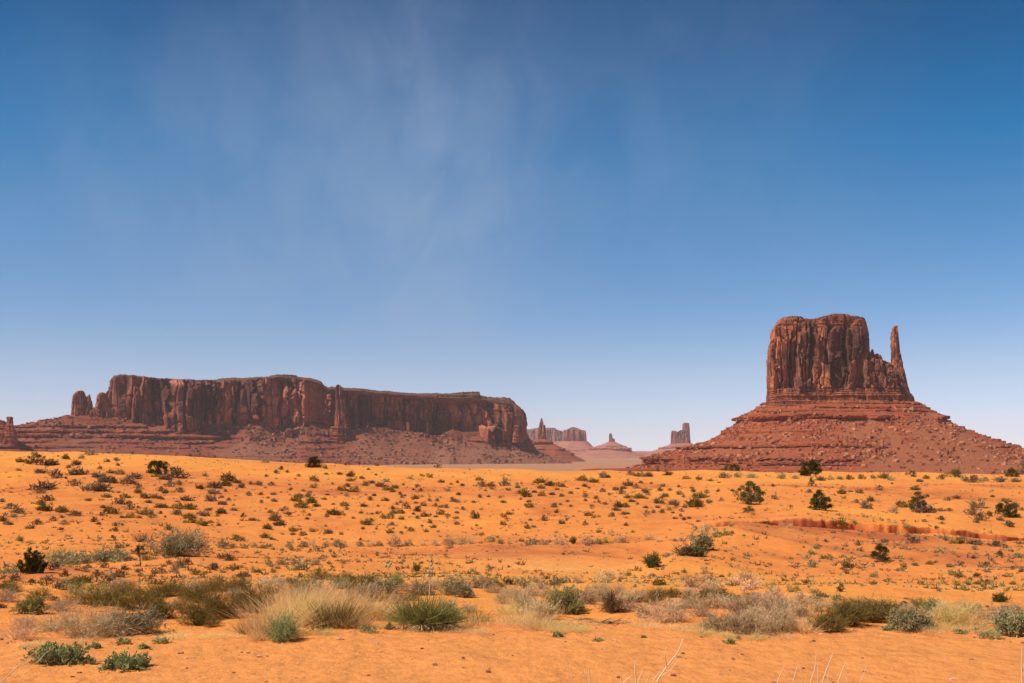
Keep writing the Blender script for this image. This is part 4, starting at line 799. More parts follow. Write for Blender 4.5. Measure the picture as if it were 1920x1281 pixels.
def place(o, px, py, yaw=None, sink=.0, k=None):
    x, d, z = hit(px, py); o.location = (x, d, z-sink); o.rotation_euler = (0, 0, rng.uniform(0, 6.28) if yaw is None else yaw); return d
SHRUBS = '''38.8 866.2 15 o;53.8 870 15 g;92.5 872.5 25 g;96.2 872.5 20 o;122.5 861.2 13.8 o;152.5 860 10 s;35 883 10 o;78.8 887.5 21.2 g;105 896.2 25 g;128.8 877.5 8.8 g;147.5 890 30 g;143.8 872.5 15 g;123.8 898 6.2 g;108.8 856.2 5 o;172.5 853 22.5 s;187.5 880 10 g;221.2 873.8 8.8 g;201.2 866.2 10 o;217.5 863.8 12.5 s;207.5 887.5 13.8 o;225 890 17.5 o;185 895 22.5 g;200 903.8 27.5 g;212.5 905.5 15 o;138.8 911.2 26.2 g;180 920 45 g;252.5 896.2 22.5 g;240 907.5 25 g;258.8 915 15 g;257.5 925 13.8 o;292.5 894.5 15 o;311.2 898.8 22.5 g;330 896.2 35 g;385 893.8 11.2 g;320 912.5 20 g;336.2 910 12.5 g;302.5 921.2 15 g;308.8 925.5 12.5 o;336.2 923.8 21.2 g;373.8 916.2 15 o;426.2 901.2 22.5 o;445 906.2 15 o;422.5 911.2 20 o;401.2 915 23.8 g;400 926.2 18.8 g;451.2 914.5 12.5 g;422.5 922.5 7.5 g;466.2 929.5 12.5 g;470 908.8 10 g;82.5 917.5 37.5 g;75 925 17.5 g;90 938.8 23.8 g;3.8 941.2 10 g;77.5 946.2 15 o;235 933.8 25 o;198.8 932.5 15 g;165 939.5 11.2 g;271.2 935 15 g;286.2 934.5 15 g;300 936.2 12.5 g;277.5 943 11.2 g;225 945 25 g;242.5 945 12.5 g;348.8 938.8 18.8 g;397.5 940 18.8 g;415 933.8 8.8 g;428.8 938.8 8.8 g;417.5 946.2 15 g;20 953.8 23.8 g;33.8 962.5 25 g;85 957.5 25 o;113.8 961.2 22.5 o;140 967 21.2 g;192.5 952.5 8.8 g;243.8 955.5 16.2 g;258.8 953 7.5 g;301.2 952.5 21.2 g;332.5 953.8 25 o;357.5 955 25 o;390 957 11.2 g;416.2 962.5 17.5 o;437.5 957.5 11.2 g;330 965 15 g;207.5 963 27.5 o;190 967.5 13.8 g;245 971.2 20 o;272.5 965 25 o;261.2 972 8.8 g;286.2 971.2 15 g;301.2 963.8 8.8 g;383.8 967.5 18.8 g;407.5 968.8 10 g;352.5 971.2 22.5 o;310 970.5 6.2 g;6.2 977.5 18.8 o;15 983.8 15 g;70 983.8 20 g;27.5 970 15 s;100 977.5 12.5 g;116.2 971.2 8.8 g;176.2 978.8 12.5 b;56.2 991.2 15 g;121.2 983 15 g;228.8 971.2 7.5 g;357.5 980 22.5 o;380 985 22.5 o;393.8 981.2 12.5 o;216.2 986.2 12.5 g;215 996.2 15 g;316.2 993.8 16.2 g;113.8 993.8 10 g;228.8 985.5 7.5 g;183.8 983 8.8 g;211.2 1008.8 8.8 g;410 986.2 8.8 g;473.8 976.2 12.5 g;37.5 1015 12.5 y;58.8 1020.5 11.2 y;447.5 1013.8 23.8 o;438.8 1006.2 10 s;225 1027.5 15 g;417.5 1027.5 22.5 s;436.2 1027.5 12.5 s;458.8 1028.8 10 s;473.8 1026.2 15 s;113.8 1040 15 y;322.5 1041.2 12.5 y;707.5 873 8.8 o;610 878.8 7.5 o;495 867.5 15 s;527.5 881.2 10 g;538.8 886.2 7.5 g;498.8 894.5 7.5 g;517.5 887.5 10 g;691.2 881.2 6.2 o;560 893.8 7.5 g;588.8 902.5 15 g;611.2 890 8.8 o;637.5 890 10 g;656.2 893.8 16.2 o;657.5 902.5 16.2 o;678.8 898 9.5 o;705 891.2 6.2 g;722.5 903.8 12.5 s;695 906.2 12.5 g;685 911.2 12.5 g;542.5 910 6.2 g;508.8 910 12.5 g;485 909.5 12.5 g;545 918.8 8.8 g;568.8 921.2 7.5 g;588.8 915 15 o;581.2 923.8 7.5 g;623.8 908.8 6.2 g;640 920 22.5 o;651.2 912.5 12.5 g;665 922.5 22.5 o;712.5 912.5 15 g;727.5 918.8 27.5 o;741.2 916.2 10 o;736.2 923 10 o;756.2 910 6.2 g;782.5 913 10 g;767.5 898 11.2 s;788.8 921.2 8.8 g;775 919.5 7.5 g;790 892.5 7.5 o;805 895 12.5 o;827.5 905 11.2 g;846.2 908.8 6.2 o;857.5 905.5 6.2 o;867.5 911.2 8.8 o;838.8 921.2 10 s;898.8 901.2 15 o;902.5 912.5 22.5 g;920 912.5 17.5 o;922.5 918 10 g;946.2 911.2 22.5 g;947.5 901.2 10 s;910 921.2 7.5 g;953.8 920 10 g;488.8 928.8 11.2 g;502.5 935 7.5 g;512.5 928 10 g;513.8 940.5 10 g;490 943 7.5 g;607.5 937 10 o;613.8 928.8 7.5 g;640 926.2 6.2 g;650 931.2 10 g;555 938.8 25 o;562.5 932.5 12.5 g;577.5 932.5 12.5 g;566.2 951.2 27.5 o;582.5 943.8 17.5 o;593.8 949.5 12.5 g;535 956.2 12.5 g;526.2 958 10 b;507.5 962.5 11.2 g;498.8 955 5 b;541.2 966.2 12.5 g;625 946.2 6.2 g;646.2 948.8 16.2 o;650 956.2 8.8 g;682.5 950 12.5 g;708.8 950 6.2 g;693.8 938 11.2 b;722.5 938.8 13.8 o;701.2 930 7.5 g;686.2 928.8 5 g;750 928 8.8 g;753.8 933.8 8.8 g;760 930.5 5 b;791.2 932 6.2 g;778.8 935.5 13.8 o;780 943.8 7.5 g;805 940 8.8 g;820 940 8.8 g;795 948.8 12.5 b;783.8 952 8.8 g;751.2 943 7.5 g;743.8 946.2 10 g;762.5 953.8 15 b;736.2 955 10 b;816.2 950 10 g;826.2 952 8.8 g;837.5 952.5 11.2 b;851.2 941.2 12.5 g;847.5 936.2 7.5 g;858.8 942.5 10 g;860 928.8 7.5 g;888.8 942.5 8.8 g;900 933.8 8.8 g;937.5 933.8 7.5 g;943.8 942.5 10 g;916.2 932.5 6.2 o;867.5 956.2 10 g;782.5 958.8 13.8 o;748.8 962.5 20 o;737.5 962.5 12.5 g;622.5 965 22.5 o;637.5 966.2 17.5 o;612.5 970 10 g;676.2 962.5 7.5 g;662.5 972.5 6.2 g;580 967.5 10 g;576.2 973.8 7.5 o;516.2 976.2 18.8 o;523.8 985.5 18.8 g;697.5 964.5 7.5 g;707.5 963.8 7.5 g;727.5 972.5 27.5 o;752.5 973.8 10 o;775 965 7.5 g;782.5 972.5 10 g;797.5 968.8 16.2 o;825 965 17.5 b;840 968.8 10 g;855 972.5 11.2 o;856.2 962.5 7.5 g;817.5 970 7.5 g;890 972.5 17.5 b;943.8 970 12.5 o;955 965 12.5 o;685 983.8 20 o;695 978.8 8.8 b;611.2 987.5 6.2 b;550 996.2 15 o;548.8 1003 11.2 o;567.5 1004.5 15 o;563.8 993.8 6.2 b;585 997.5 12.5 o;615 1001.2 15 g;640 1003 10 o;500 992 16.2 o;495 1008.8 16.2 o;508.8 1012 7.5 o;680 992 7.5 o;731.2 1000 12.5 g;771.2 996.2 12.5 o;752.5 1000 8.8 o;761.2 991.2 6.2 b;791.2 987 6.2 b;812.5 990 10 o;856.2 983.8 11.2 g;735 985 12.5 g;806.2 981.2 10 g;893.8 986.2 6.2 o;942.5 984.5 12.5 o;798.8 998 8.8 o;903.8 1003.8 10 o;706.2 993 5 b;622.5 1012.5 6.2 b;676.2 1013 6.2 b;540 1026.2 15 s;571.2 1026.2 20 s;587.5 1025 15 t;610 1025 12.5 s;630 1025 22.5 s;642.5 1025 15 s;672.5 1023.8 15 s;692.5 1025 15 t;708.8 1023.8 15 s;740 1025 22.5 t;762.5 1023.8 20 s;791.2 1022.5 12.5 t;815 1022.5 20 t;842.5 1021.2 22.5 t;865 1021.2 22.5 t;842.5 1028.8 17.5 t;882.5 1020 15 t;918.8 1016.2 17.5 s;940 1020 13.8 s;955 1020 10 t;496.2 1028.8 15 s;512.5 1031.2 7.5 y;528.8 1032.5 7.5 y;546.2 1031.2 10 y;596.2 1032.5 11.2 y;618.8 1035 6.2 y;582.5 1031.2 5 b;1010 906.2 22.5 o;1032.5 911.2 20 o;1050 912.5 17.5 o;1013.8 916.2 15 o;1091.2 902.5 22.5 o;1113.8 905 20 o;1131.2 896.2 17.5 g;1138.8 896.2 10 o;1200 893.8 25 o;1217.5 893.8 15 o;1252.5 891.2 15 o;1181.2 891.2 12.5 g;1177.5 911.2 16.2 o;1168.8 917 11.2 o;1155 919.5 11.2 g;1130 922.5 11.2 g;1096.2 912.5 8.8 o;1103.8 915.5 6.2 o;1082.5 917 7.5 g;970 915 8.8 g;970 908.8 6.2 b;977.5 907.5 6.2 b;978.8 926.2 22.5 o;986.2 932.5 17.5 o;1001.2 923.8 8.8 g;1016.2 930 15 o;1045 918.8 8.8 g;1070 926.2 10 g;1035 928 10 g;1052.5 931.2 8.8 g;1192.5 916.2 12.5 g;1201.2 906.2 8.8 g;1221.2 907.5 6.2 g;1237.5 921.2 11.2 g;1242.5 912.5 8.8 g;1210 923.8 15 g;1215 928.8 10 g;1200 934.5 20 o;1212.5 935.5 6.2 o;1177.5 934.5 15 o;1165 926.2 15 g;1246.2 932.5 15 g;1241.2 935.5 7.5 g;1273.8 927.5 13.8 g;1256.2 920 8.8 g;1272.5 913.8 7.5 g;1297.5 916.2 7.5 o;1287.5 898.8 15 o;1310 899.5 10 o;1332.5 902 7.5 o;1347.5 905.5 6.2 o;1346.2 922.5 7.5 g;1373.8 921.2 7.5 g;1357.5 896.2 22.5 s;1385 895.5 15 s;1410 896.2 20 s;1311.2 933.8 27.5 o;1307.5 942 15 o;1281.2 932.5 7.5 g;1300 922.5 10 g;1325 925 10 g;1097.5 940 7.5 b;1097.5 932.5 11.2 g;1117.5 936.2 10 g;1122.5 942.5 8.8 g;1135 946.2 7.5 g;1110 950 7.5 g;1142.5 927.5 6.2 g;1185 941.2 12.5 g;1195 946.2 7.5 g;1235 943.8 17.5 g;1233.8 952.5 8.8 g;1210 952.5 8.8 g;1263.8 946.2 17.5 g;1267.5 950 8.8 o;1283.8 952.5 10 g;1303.8 951.2 27.5 o;1312.5 950 12.5 g;1330 942.5 11.2 g;1352.5 940 10 g;992.5 951.2 16.2 o;992.5 941.2 10 g;1038.8 951.2 12.5 g;1051.2 947.5 7.5 g;1063.8 942 7.5 g;1070 950.5 8.8 g;1156.2 957.5 15 g;1160 951.2 17.5 o;1175 951.2 15 o;1147.5 968.8 12.5 g;1177.5 964.5 7.5 b;1170 965 10 g;1212.5 964.5 12.5 g;1225 962 8.8 g;1241.2 962.5 11.2 g;1253.8 957 12.5 y;1261.2 962.5 6.2 g;1277.5 959.5 8.8 g;1043.8 961.8 10 b;976.2 937 6.2 g;1102.5 967.5 16.2 o;1113.8 971.2 8.8 o;1122.5 970 8.8 g;1020 976.2 13.8 b;993.8 976.2 7.5 o;986.2 982.5 7.5 g;1053.8 982.5 11.2 g;1001.2 988.8 8.8 g;988.8 991.2 11.2 g;1062.5 976.2 5 b;1097.5 985 11.2 g;1266.2 973.2 8.8 g;1282.5 975.5 8.8 g;1292.5 972.5 7.5 g;1276.2 968.8 7.5 g;1310 978.8 7.5 g;1173.8 986.2 8.8 b;1145 1000 13.8 t;1122.5 998.8 10 o;1186.2 998.8 7.5 y;1371.2 987.5 8.8 y;1402.5 957.5 22.5 o;998.8 1021.2 26.2 s;1021.2 1022 22.5 t;1047.5 1021.2 27.5 t;1100 1020 20 t;1111.2 1018.8 12.5 t;1123.8 1020 15 s;1135 1018.8 12.5 y;1165 1017.5 22.5 t;1215 1012.5 17.5 t;1235 1016.2 12.5 t;1265 1015 10 s;1277.5 1015 12.5 t;1298.8 1015 17.5 s;1322.5 1000 20 t;1342.5 1007.5 17.5 y;1360 1003.8 17.5 y;1372.5 1001.2 7.5 y;1251.2 1045 17.5 s;1307.5 1041.2 17.5 s;1448.8 912.5 10 g;1452.5 936.2 12.5 b;1517.5 923.8 12.5 g;1580 926.2 15 o;1595 922.5 7.5 g;1611.2 925 12.5 g;1625 953.8 18.8 g;1582.5 935 8.8 o;1605 942.5 12.5 g;1621.2 943.8 11.2 g;1648.8 919.5 15 g;1672.5 908 6.2 b;1715 918.8 20 o;1675 961.2 15 t;1695 951.2 22.5 o;1631.2 940 12.5 o;1646.2 941.2 10 t;1687.5 943.8 10 g;1732.5 961.2 35 g;1777.5 938.8 12.5 g;1792.5 935 12.5 g;1780 958.8 12.5 g;1765 975 15 g;1765 958.8 12.5 g;1766.2 983 10 g;1822.5 965 27.5 g;1837.5 975 27.5 g;1830 980 10 g;1832.5 952.5 32.5 s;1855 967.5 12.5 g;1875 976.2 11.2 g;1892.5 987.5 20 g;1900 948.8 15 o;1885 941.2 17.5 o;1861.2 932.5 7.5 o;1916.2 957.5 7.5 g;1733.8 978.8 10 g;1482.5 951.2 10 g;1575 990 22.5 o;1601.2 991.2 10 y;1562.5 999.5 8.8 g;1547.5 1016.2 11.2 g;1530 1028.8 13.8 s;1522.5 1040 15 s;1608.8 1022.5 13.8 g;1660 1017.5 11.2 g;1712.5 1018.8 25 g;1700 1007 10 g;1767.5 1010 22.5 s;1773.8 1013.8 10 g;1796.2 1018.8 25 o;1827.5 1021.2 22.5 g;1867.5 1024.5 26.2 g;1735 1011.2 8.8 g;1827.5 1031.2 12.5 g;1886.2 1027.5 8.8 g;1912.5 1020 10 g;1805 1012.5 15 g;1683.8 997.5 10 o;1698.8 998 11.2 y;1717.5 1000 17.5 o;1550 1047.5 20 o;1507.5 1027 5 b;1756.2 998.8 7.5 g;1787.5 1040 10 t;1875 1042.5 15 g;1897.5 1035 7.5 g;1910 1046.2 17.5 s;1851.2 1043.8 8.8 g;1825 1047.5 7.5 b;1522.5 1058.8 15 g;1467.5 986.2 12.5 t;1480 990 11.2 t;1465 897.5 15 s;1490 898 15 s;1540 901.2 15 g;1555 900 12.5 s;1575 898.8 12.5 s;1592.5 899.5 15 g;1615 898.8 15 g;1637.5 897.5 10 s;1657.5 897.5 17.5 o;1672.5 901.2 15 s;1725 903.8 11.2 g;1737.5 898 12.5 o;1765 898.8 12.5 g;1825 905 25 g;1875 903.8 22.5 g;1905 903.8 15 g;1810 902.5 15 s;1845 902.5 17.5 s;28.8 1088.8 17.5 b;60 1092.5 10 o;103.8 1066.2 15 b;122.5 1077.5 11.2 b;145 1070 8.8 g;163.8 1065 20 o;162.5 1072.5 12.5 b;195 1065 15 b;181.2 1080 15 b;191.2 1077.5 10 g;221.2 1081.2 22.5 b;205 1085 22.5 s;233.8 1068.8 15 b;258.8 1073.8 10 g;265 1081.2 12.5 s;140 1092.5 17.5 b;160 1092.5 27.5 o;92.5 1088.8 22.5 g;120 1105 32.5 g;202.5 1100 42.5 g;282.5 1086.2 10 g;300 1075 27.5 g;317.5 1058.8 12.5 g;335 1065 22.5 s;330 1075 12.5 g;350 1058.8 20 g;367.5 1077.5 18.8 o;382.5 1077.5 10 s;401.2 1068.8 27.5 g;427.5 1051.2 25 b;440 1067.5 30 o;455 1081.2 22.5 g;475 1073.8 12.5 y;415 1073.8 7.5 s;412.5 1047.5 15 b;7.5 1102.5 22.5 o;22.5 1110 17.5 g;97.5 1126.2 22.5 b;3.8 1140 15 g;15 1075 32.5 s;110 1060 25 s;135 1058.8 27.5 s;160 1057.5 22.5 s;195 1053.8 25 s;215 1055 27.5 s;240 1052.5 22.5 s;272.5 1051.2 25 y;485 1073.8 11.2 y;501.2 1058.8 15 s;507.5 1062.5 12.5 s;528.8 1058.8 20 s;511.2 1073.8 11.2 y;518.8 1066.2 12.5 s;557.5 1068.8 35 s;588.8 1058.8 20 s;617.5 1057.5 10 s;642.5 1056.2 10 s;547.5 1092.5 20 s;520 1102.5 30 t;645 1072.5 6.2 o;915 1065 10 s;875 1087.5 10 s;953.8 1063.8 7.5 b;930 1093.8 15 o;955 1096.2 15 o;971.2 1093.8 10 y;993.8 1088.8 7.5 t;982.5 1100 20 s;1005 1092.5 15 s;1016.2 1078.8 8.8 g;1025 1086.2 7.5 b;1037.5 1097.5 25 s;1015 1105 25 t;1085 1093.8 20 t;1056.2 1093.8 20 s;1128.8 1092.5 28.8 t;1146.2 1085 15 t;1166.2 1086.2 17.5 t;1178.8 1080 12.5 y;1188.8 1087.5 7.5 t;1237.5 1097.5 25 o;1225 1082.5 10 g;1282.5 1073.8 10 s;1306.2 1080 8.8 t;1320 1076.2 17.5 t;1282.5 1087.5 17.5 t;1297.5 1101.2 30 t;1320 1092.5 25 t;1352.5 1082.5 10 o;1367.5 1081.2 7.5 y;1377.5 1097.5 25 t;1398.8 1090 27.5 t;1405 1105 40 t;1335 1106.2 32.5 t;1190 1101.2 7.5 g;1271.2 1077.5 7.5 g;1523.8 1063.8 18.8 s;1512.5 1093.8 12.5 o;1481.2 1110 17.5 y;1493.8 1107.5 12.5 y;1526.2 1112.5 15 s;1455 1125 37.5 t;1507.5 1132.5 32.5 t;1462.5 1142.5 27.5 t;1500 1122.5 25 t;1507.5 1156.2 30 t;1532.5 1147.5 22.5 t;1532.5 1127.5 20 y;1567.5 1126.2 22.5 s;1545 1120 17.5 g;1587.5 1065 17.5 o;1637.5 1082.5 15 s;1637.5 1096.2 11.2 o;1663.8 1091.2 15 o;1682.5 1071.2 7.5 g;1690 1070 10 s;1696.2 1063.8 10 o;1692.5 1141.2 18.8 o;1798.8 1082.5 21.2 o;1786.2 1078.8 12.5 y;1830 1081.2 11.2 o;1850 1096.2 16.2 g;1816.2 1097.5 8.8 g;1832.5 1096.2 12.5 o;1805 1106.2 12.5 y;1760 1108.8 8.8 g;1878.8 1100 11.2 g;1898.8 1096.2 12.5 o;1742.5 1058.8 12.5 o;1800 1060 10 o;1717.5 1061.2 8.8 g;1781.2 1063.8 12.5 g;1848.8 1061.2 12.5 g;1900 1067.5 7.5 b;1915 1072.5 10 b;1907.5 1147.5 15 s;1652.5 1135 12.5 s;1850 1138.8 6.2 g;1835 1145 15 t;1878.8 1141.2 7.5 g;1700 1123.8 7.5 g'''
# ------------------------------------------------------------------ the many small shrubs, each its own object
KN = {'g': ('grey_shrub', 'grey', 'grey', .50, (150, 34, .12, .05, .45)), 'o': ('olive_shrub', 'olive', 'olive', .50, (170, 30, .13, .045, .15)), 's': ('sagebrush', 'sage green', 'sage', .60, (170, 40, .11, .045, .2)),
      't': ('dry_shrub', 'straw', 'dry', .62, (150, 70, .16, .03, .5)), 'b': ('brown_shrub', 'dark brown', 'brown', .55, (150, 40, .12, .045, .4)), 'y': ('green_shrub', 'bright green', 'green', .70, (150, 40, .16, .045, .05))}
protos = {}
for i, (k, (nm, _, mt, hh_, pr_)) in enumerate(KN.items()):
    protos[k] = []
    for j in range(6 if k in 'go' else 4):
        me = low_shrub(100+i*10+j, pr_[0]+20*j, pr_[1], hh_, pr_[2]*(1+.12*j), pr_[3], 6+j % 3, pr_[4]); me.materials.append(PM[mt]); protos[k].append(me)
XC = [(110, 'at the left edge'), (250, "under the mesa's left end"), (380, 'under the crest juniper'), (520, "under the mesa's left cliffs"), (700, "under the mesa's rock tower"), (850, "under the mesa's right cliffs"), (985, "under the mesa's right end"),
      (1100, 'under the slender spire'), (1220, 'under the twin-spired butte'), (1340, 'under the castle-shaped butte'), (1440, "under the mitten's left slope"), (1540, "under the mitten's left half"), (1640, "under the mitten's right half"),
      (1740, 'under the thumb spire'), (1840, "under the mitten's right slope"), (3000, 'at the right edge')]
def zone(x, y):
    xs = next(n for a, n in XC if x < a)
    if x >= 1380: ys = 'near the crest' if y < 915 else 'above the red wash' if y < 978 else 'beside the red wash' if y < 1015 else 'on the red hillside' if y < 1085 else 'in the foreground brush'
    else: ys = 'on the dune crest' if y < 893 else 'high on the dune' if y < 918 else 'halfway down the dune' if y < 944 else 'low on the dune' if y < 978 else 'at the dune foot' if y < 1012 else 'around the sandy flat' if y < 1062 else 'in the foreground brush'
    return ys, xs
items = []
for s_ in SHRUBS.split(';'):
    x, y, w_, k = s_.split(); items.append((float(x), float(y), float(w_), k))
bk = {}
for it in sorted(items): bk.setdefault((it[3],)+zone(it[0], it[1]), []).append(it)
ORD = ['first', 'second', 'third', 'fourth', 'fifth', 'sixth', 'seventh', 'eighth', 'ninth', 'tenth', 'eleventh', 'twelfth', 'thirteenth', 'fourteenth', 'fifteenth', 'sixteenth', 'seventeenth', 'eighteenth', 'nineteenth', 'twentieth']
for (k, ys, xs), L_ in bk.items():
    nm, word, mt, hh_, _ = KN[k]
    for n_, (x, y, w_, _) in enumerate(L_):
        o = bpy.data.objects.new(nm, protos[k][rng.integers(len(protos[k]))]); COL.objects.link(o)
        d = place(o, x, y); s_ = w_*1.42/F*d; o.scale = (s_, s_, s_*rng.uniform(.8, 1.25)*(1 if w_ < 20 or k in 'ty' else .8))
        o.location.z -= .03*s_
        lab = f"lone {word} shrub {ys} {xs}" if len(L_) == 1 else f"{ORD[min(n_, 19)]} {word} shrub from left, {ys} {xs}"
        tag(o, lab, word+' shrub', f"{word} shrubs on the sand")

# specks of scrub nobody could count
def specks(name, mt, n, seed, dens, smin, smax, label):
    r_ = np.random.default_rng(seed); B = Bag(); px = r_.uniform(-30, 1950, n*3); Dd = np.exp(r_.uniform(math.log(16), math.log(185), n*3)); ok = r_.random(n*3) < dens(px, Dd)
    px, Dd = px[ok][:n], Dd[ok][:n]; X_ = (px-960)/F*Dd; Z_ = height(X_, Dd); s_ = smin*(smax/smin)**(r_.random(len(px))**1.8)*(.35+.65*np.clip(Dd/80, 0, 1))
    k = 10; C_ = np.repeat(np.stack([X_, Dd, Z_], -1), k, 0)+r_.standard_normal((len(px)*k, 3))*[.18, .18, 0]*np.repeat(s_, k)[:, None]
    V, Q = blades(C_, rnd_dirs(len(C_), r_, .2, 1.), np.repeat(s_, k)*r_.uniform(.3, .75, len(C_)), np.repeat(s_, k)*.15, 0., 1, r_, .5)
    B.add(V, Q, a=np.repeat(r_.uniform(1, 1.9, len(C_)), 4)); tag(link(name, B.mesh(name), PM[mt]), label, None, None, 'stuff')
clear = lambda p, d: 1-.93*np.exp(-((p-1010)/260.)**2-((d-42)/11.)**2)
specks('scattered_scrub', 'grey', 2600, 1, lambda p, d: clear(p, d)*(.06+.94*sstep(-.05, .3, fbm(p/60, d/8, 0, 3, 5)))*sstep(16, 40, d), .15, .52, 'tiny grey scrub tufts dotted over the dunes')
specks('scattered_scrub', 'brown', 1400, 2, lambda p, d: clear(p, d)*(.08+.92*sstep(-.05, .3, fbm(p/60, d/8, 3, 3, 5))), .12, .42, 'tiny dark scrub tufts dotted over the dunes')
specks('scattered_scrub', 'olive', 1500, 3, lambda p, d: clear(p, d)*(.06+.94*sstep(-.05, .3, fbm(p/70, d/8, 6, 3, 5))), .12, .45, 'tiny olive scrub tufts dotted over the dunes')
specks('scattered_weeds', 'sage', 1300, 4, lambda p, d: clear(p, d)*(np.exp(-((d-18)/9.)**2)+np.exp(-((d-60)/6.)**2)*(p < 1400)+.15), .10, .30, 'pale weeds sprouting on the sand')

# pebbles and bits of litter on the bare track
r_ = np.random.default_rng(9); B = Bag()
for i in range(900):
    px = r_.uniform(-20, 1940); d = r_.uniform(5.6, 11.5); x = (px-960)/F*d; s_ = .006*(7**(r_.random()**3)); z = float(height(x, d)) if i % 1 == 0 else 0
    B.add(stone(r_)*s_*[.8, .7, .45]*.6+[x, d, z+s_*.12], STQ, a=r_.random())
m = NT('pebble'); c = m.mix(m.attr('v'), (.20, .075, .035), (.80, .44, .25)); PEB = m.bsdf(c, .9, None, .1)
tag(link('pebbles', B.mesh('pebbles'), PEB), 'small pebbles on the bare orange track', None, None, 'stuff')
r_ = np.random.default_rng(19); n_ = 1500; px = r_.uniform(-20, 1940, n_); d = 9.0+r_.random(n_)**1.3*4.2; x = (px-960)/F*d
V, Q = blades(np.stack([x, d, height(x, d)+.004], -1), rnd_dirs(n_, r_, -.02, .35), r_.uniform(.03, .14, n_), .004, r_.standard_normal((n_, 3))*.3*[1, 1, .2], 3, r_)
B = Bag(); B.add(V, Q, a=np.repeat(r_.uniform(1, 1.9, n_), 8)); tag(link('dry_litter', B.mesh('dry_litter'), PM['straw']), 'dry straw litter along the edge of the brush', None, None, 'stuff')

# ------------------------------------------------------------------ junipers
def juniper(px, py, wp, hp, seed, label, mat='juniper', name='juniper_tree', cat='tree', **kw):
    x, d, z = hit(px, py); w_, h_ = wp/F*d, hp/F*d
    root = bpy.data.objects.new(name, None); COL.objects.link(root); root.location = (x, d, z); root.empty_display_size = .5
    T, Cr = crown_tree(seed, w_, h_, **kw); link('trunk', T.mesh('trunk', True), PM['deadwood'], root); link('crown', Cr.mesh('crown'), PM[mat], root)
    return tag(root, label, cat, 'junipers on the dunes')
juniper(295, 889, 46, 25, 1, 'wide dark green juniper near the crest with grey shrubs at its foot', nclump=44, nleaf=90, leafL=.15, cs=.10)
juniper(590, 877, 31, 20, 2, 'round dark green juniper standing on the dune crest below the rock tower', nclump=44, nleaf=90, leafL=.15, cs=.13, flat=.8)
juniper(68, 871, 36, 23, 3, 'gnarled juniper with pale bare limbs on the crest', nclump=22, nleaf=60, leafL=.13, cs=.10, bare=8, trunk=.2)
juniper(1519, 893, 38, 28, 4, "dark spreading juniper on the crest under the mitten's block", nclump=40, nleaf=90, leafL=.15, cs=.12, base=.0, lean=.12)
juniper(1373, 883, 34, 11, 5, "low wide green bush on the crest below the butte's left cliff band", cat='bush', name='juniper_bush', nclump=30, nleaf=60, leafL=.25, cs=.12)
juniper(1233, 881, 9, 6, 51, 'tiny green bush alone on bare crest sand beyond the gap', cat='bush', name='juniper_bush', nclump=8, nleaf=40, leafL=.3, cs=.25)
juniper(1409, 946, 56, 38, 6, 'broad olive juniper above the head of the red wash', 'junipero', nclump=52, nleaf=80, leafL=.13, cs=.09, base=.05, open_=.1)
juniper(1536, 956, 40, 34, 7, 'dense dark round juniper on sand above the red wash', nclump=46, nleaf=90, leafL=.13, cs=.11)
juniper(1724, 958, 40, 38, 8, 'grey green pointed bush rising behind a grey mat of brush', 'junipero', name='pointed_bush', cat='bush', nclump=42, nleaf=70, leafL=.11, cs=.10, open_=.15)
juniper(1884, 968, 44, 26, 9, 'rounded olive juniper on the slope at the right edge', 'junipero', nclump=44, nleaf=80, leafL=.16, cs=.10)
juniper(1649, 1054, 40, 32, 10, 'small dark juniper alone on the red hillside casting a shadow', nclump=34, nleaf=70, leafL=.14, cs=.11, base=.06, open_=.15, trunk=.16)
juniper(1790, 895, 28, 13, 12, 'low olive bush pair on the crest right of the thumb spire', 'junipero', name='juniper_bush', cat='bush', nclump=26, nleaf=60, leafL=.22, cs=.13)
juniper(1709, 894, 18, 11, 13, 'small round grey green bush on the crest below the thumb', 'junipero', name='juniper_bush', cat='bush', nclump=18, nleaf=60, leafL=.2, cs=.16)
juniper(1897, 894, 27, 14, 14, 'dense dark green dome bush on the crest near the right edge', name='juniper_bush', cat='bush', nclump=26, nleaf=80, leafL=.2, cs=.15)
juniper(1916, 888, 20, 25, 15, 'tall thin grey bush on the crest cut by the right edge', 'grey', name='bare_bush', cat='bush', nclump=26, nleaf=40, leafL=.12, cs=.10, open_=.2)
juniper(1521, 912, 18, 15, 16, "small olive bush just below the crest juniper under the mitten's block", 'junipero', name='juniper_bush', cat='bush', nclump=20, nleaf=50, leafL=.15, cs=.13)
juniper(1403, 961, 20, 12, 17, 'small olive bush below the broad juniper at the wash head', 'junipero', name='juniper_bush', cat='bush', nclump=16, nleaf=40, leafL=.2, cs=.13)
juniper(456, 977, 12, 14, 18, 'single tiny upright dark juniper halfway along the open dune', name='young_juniper', nclump=12, nleaf=50, leafL=.16, cs=.16)
juniper(821, 876, 13, 8, 19, "small dark bush on the crest under the mesa's right cliffs", name='juniper_bush', cat='bush', nclump=12, nleaf=40, leafL=.25, cs=.18)
juniper(651, 873, 13, 9, 20, 'small thin brown bush on the crest right of the round juniper', 'brown', name='bare_bush', cat='bush', nclump=10, nleaf=30, leafL=.2, cs=.15)
juniper(1575, 1110, 16, 17, 21, 'small dark green pointed bush on the lower red slope', name='young_juniper', nclump=16, nleaf=60, leafL=.14, cs=.16)
juniper(1694, 1141, 22, 13, 22, 'small round dark bush behind the olive brush on the right', 'juniper', name='juniper_bush', cat='bush', nclump=18, nleaf=60, leafL=.2, cs=.15)
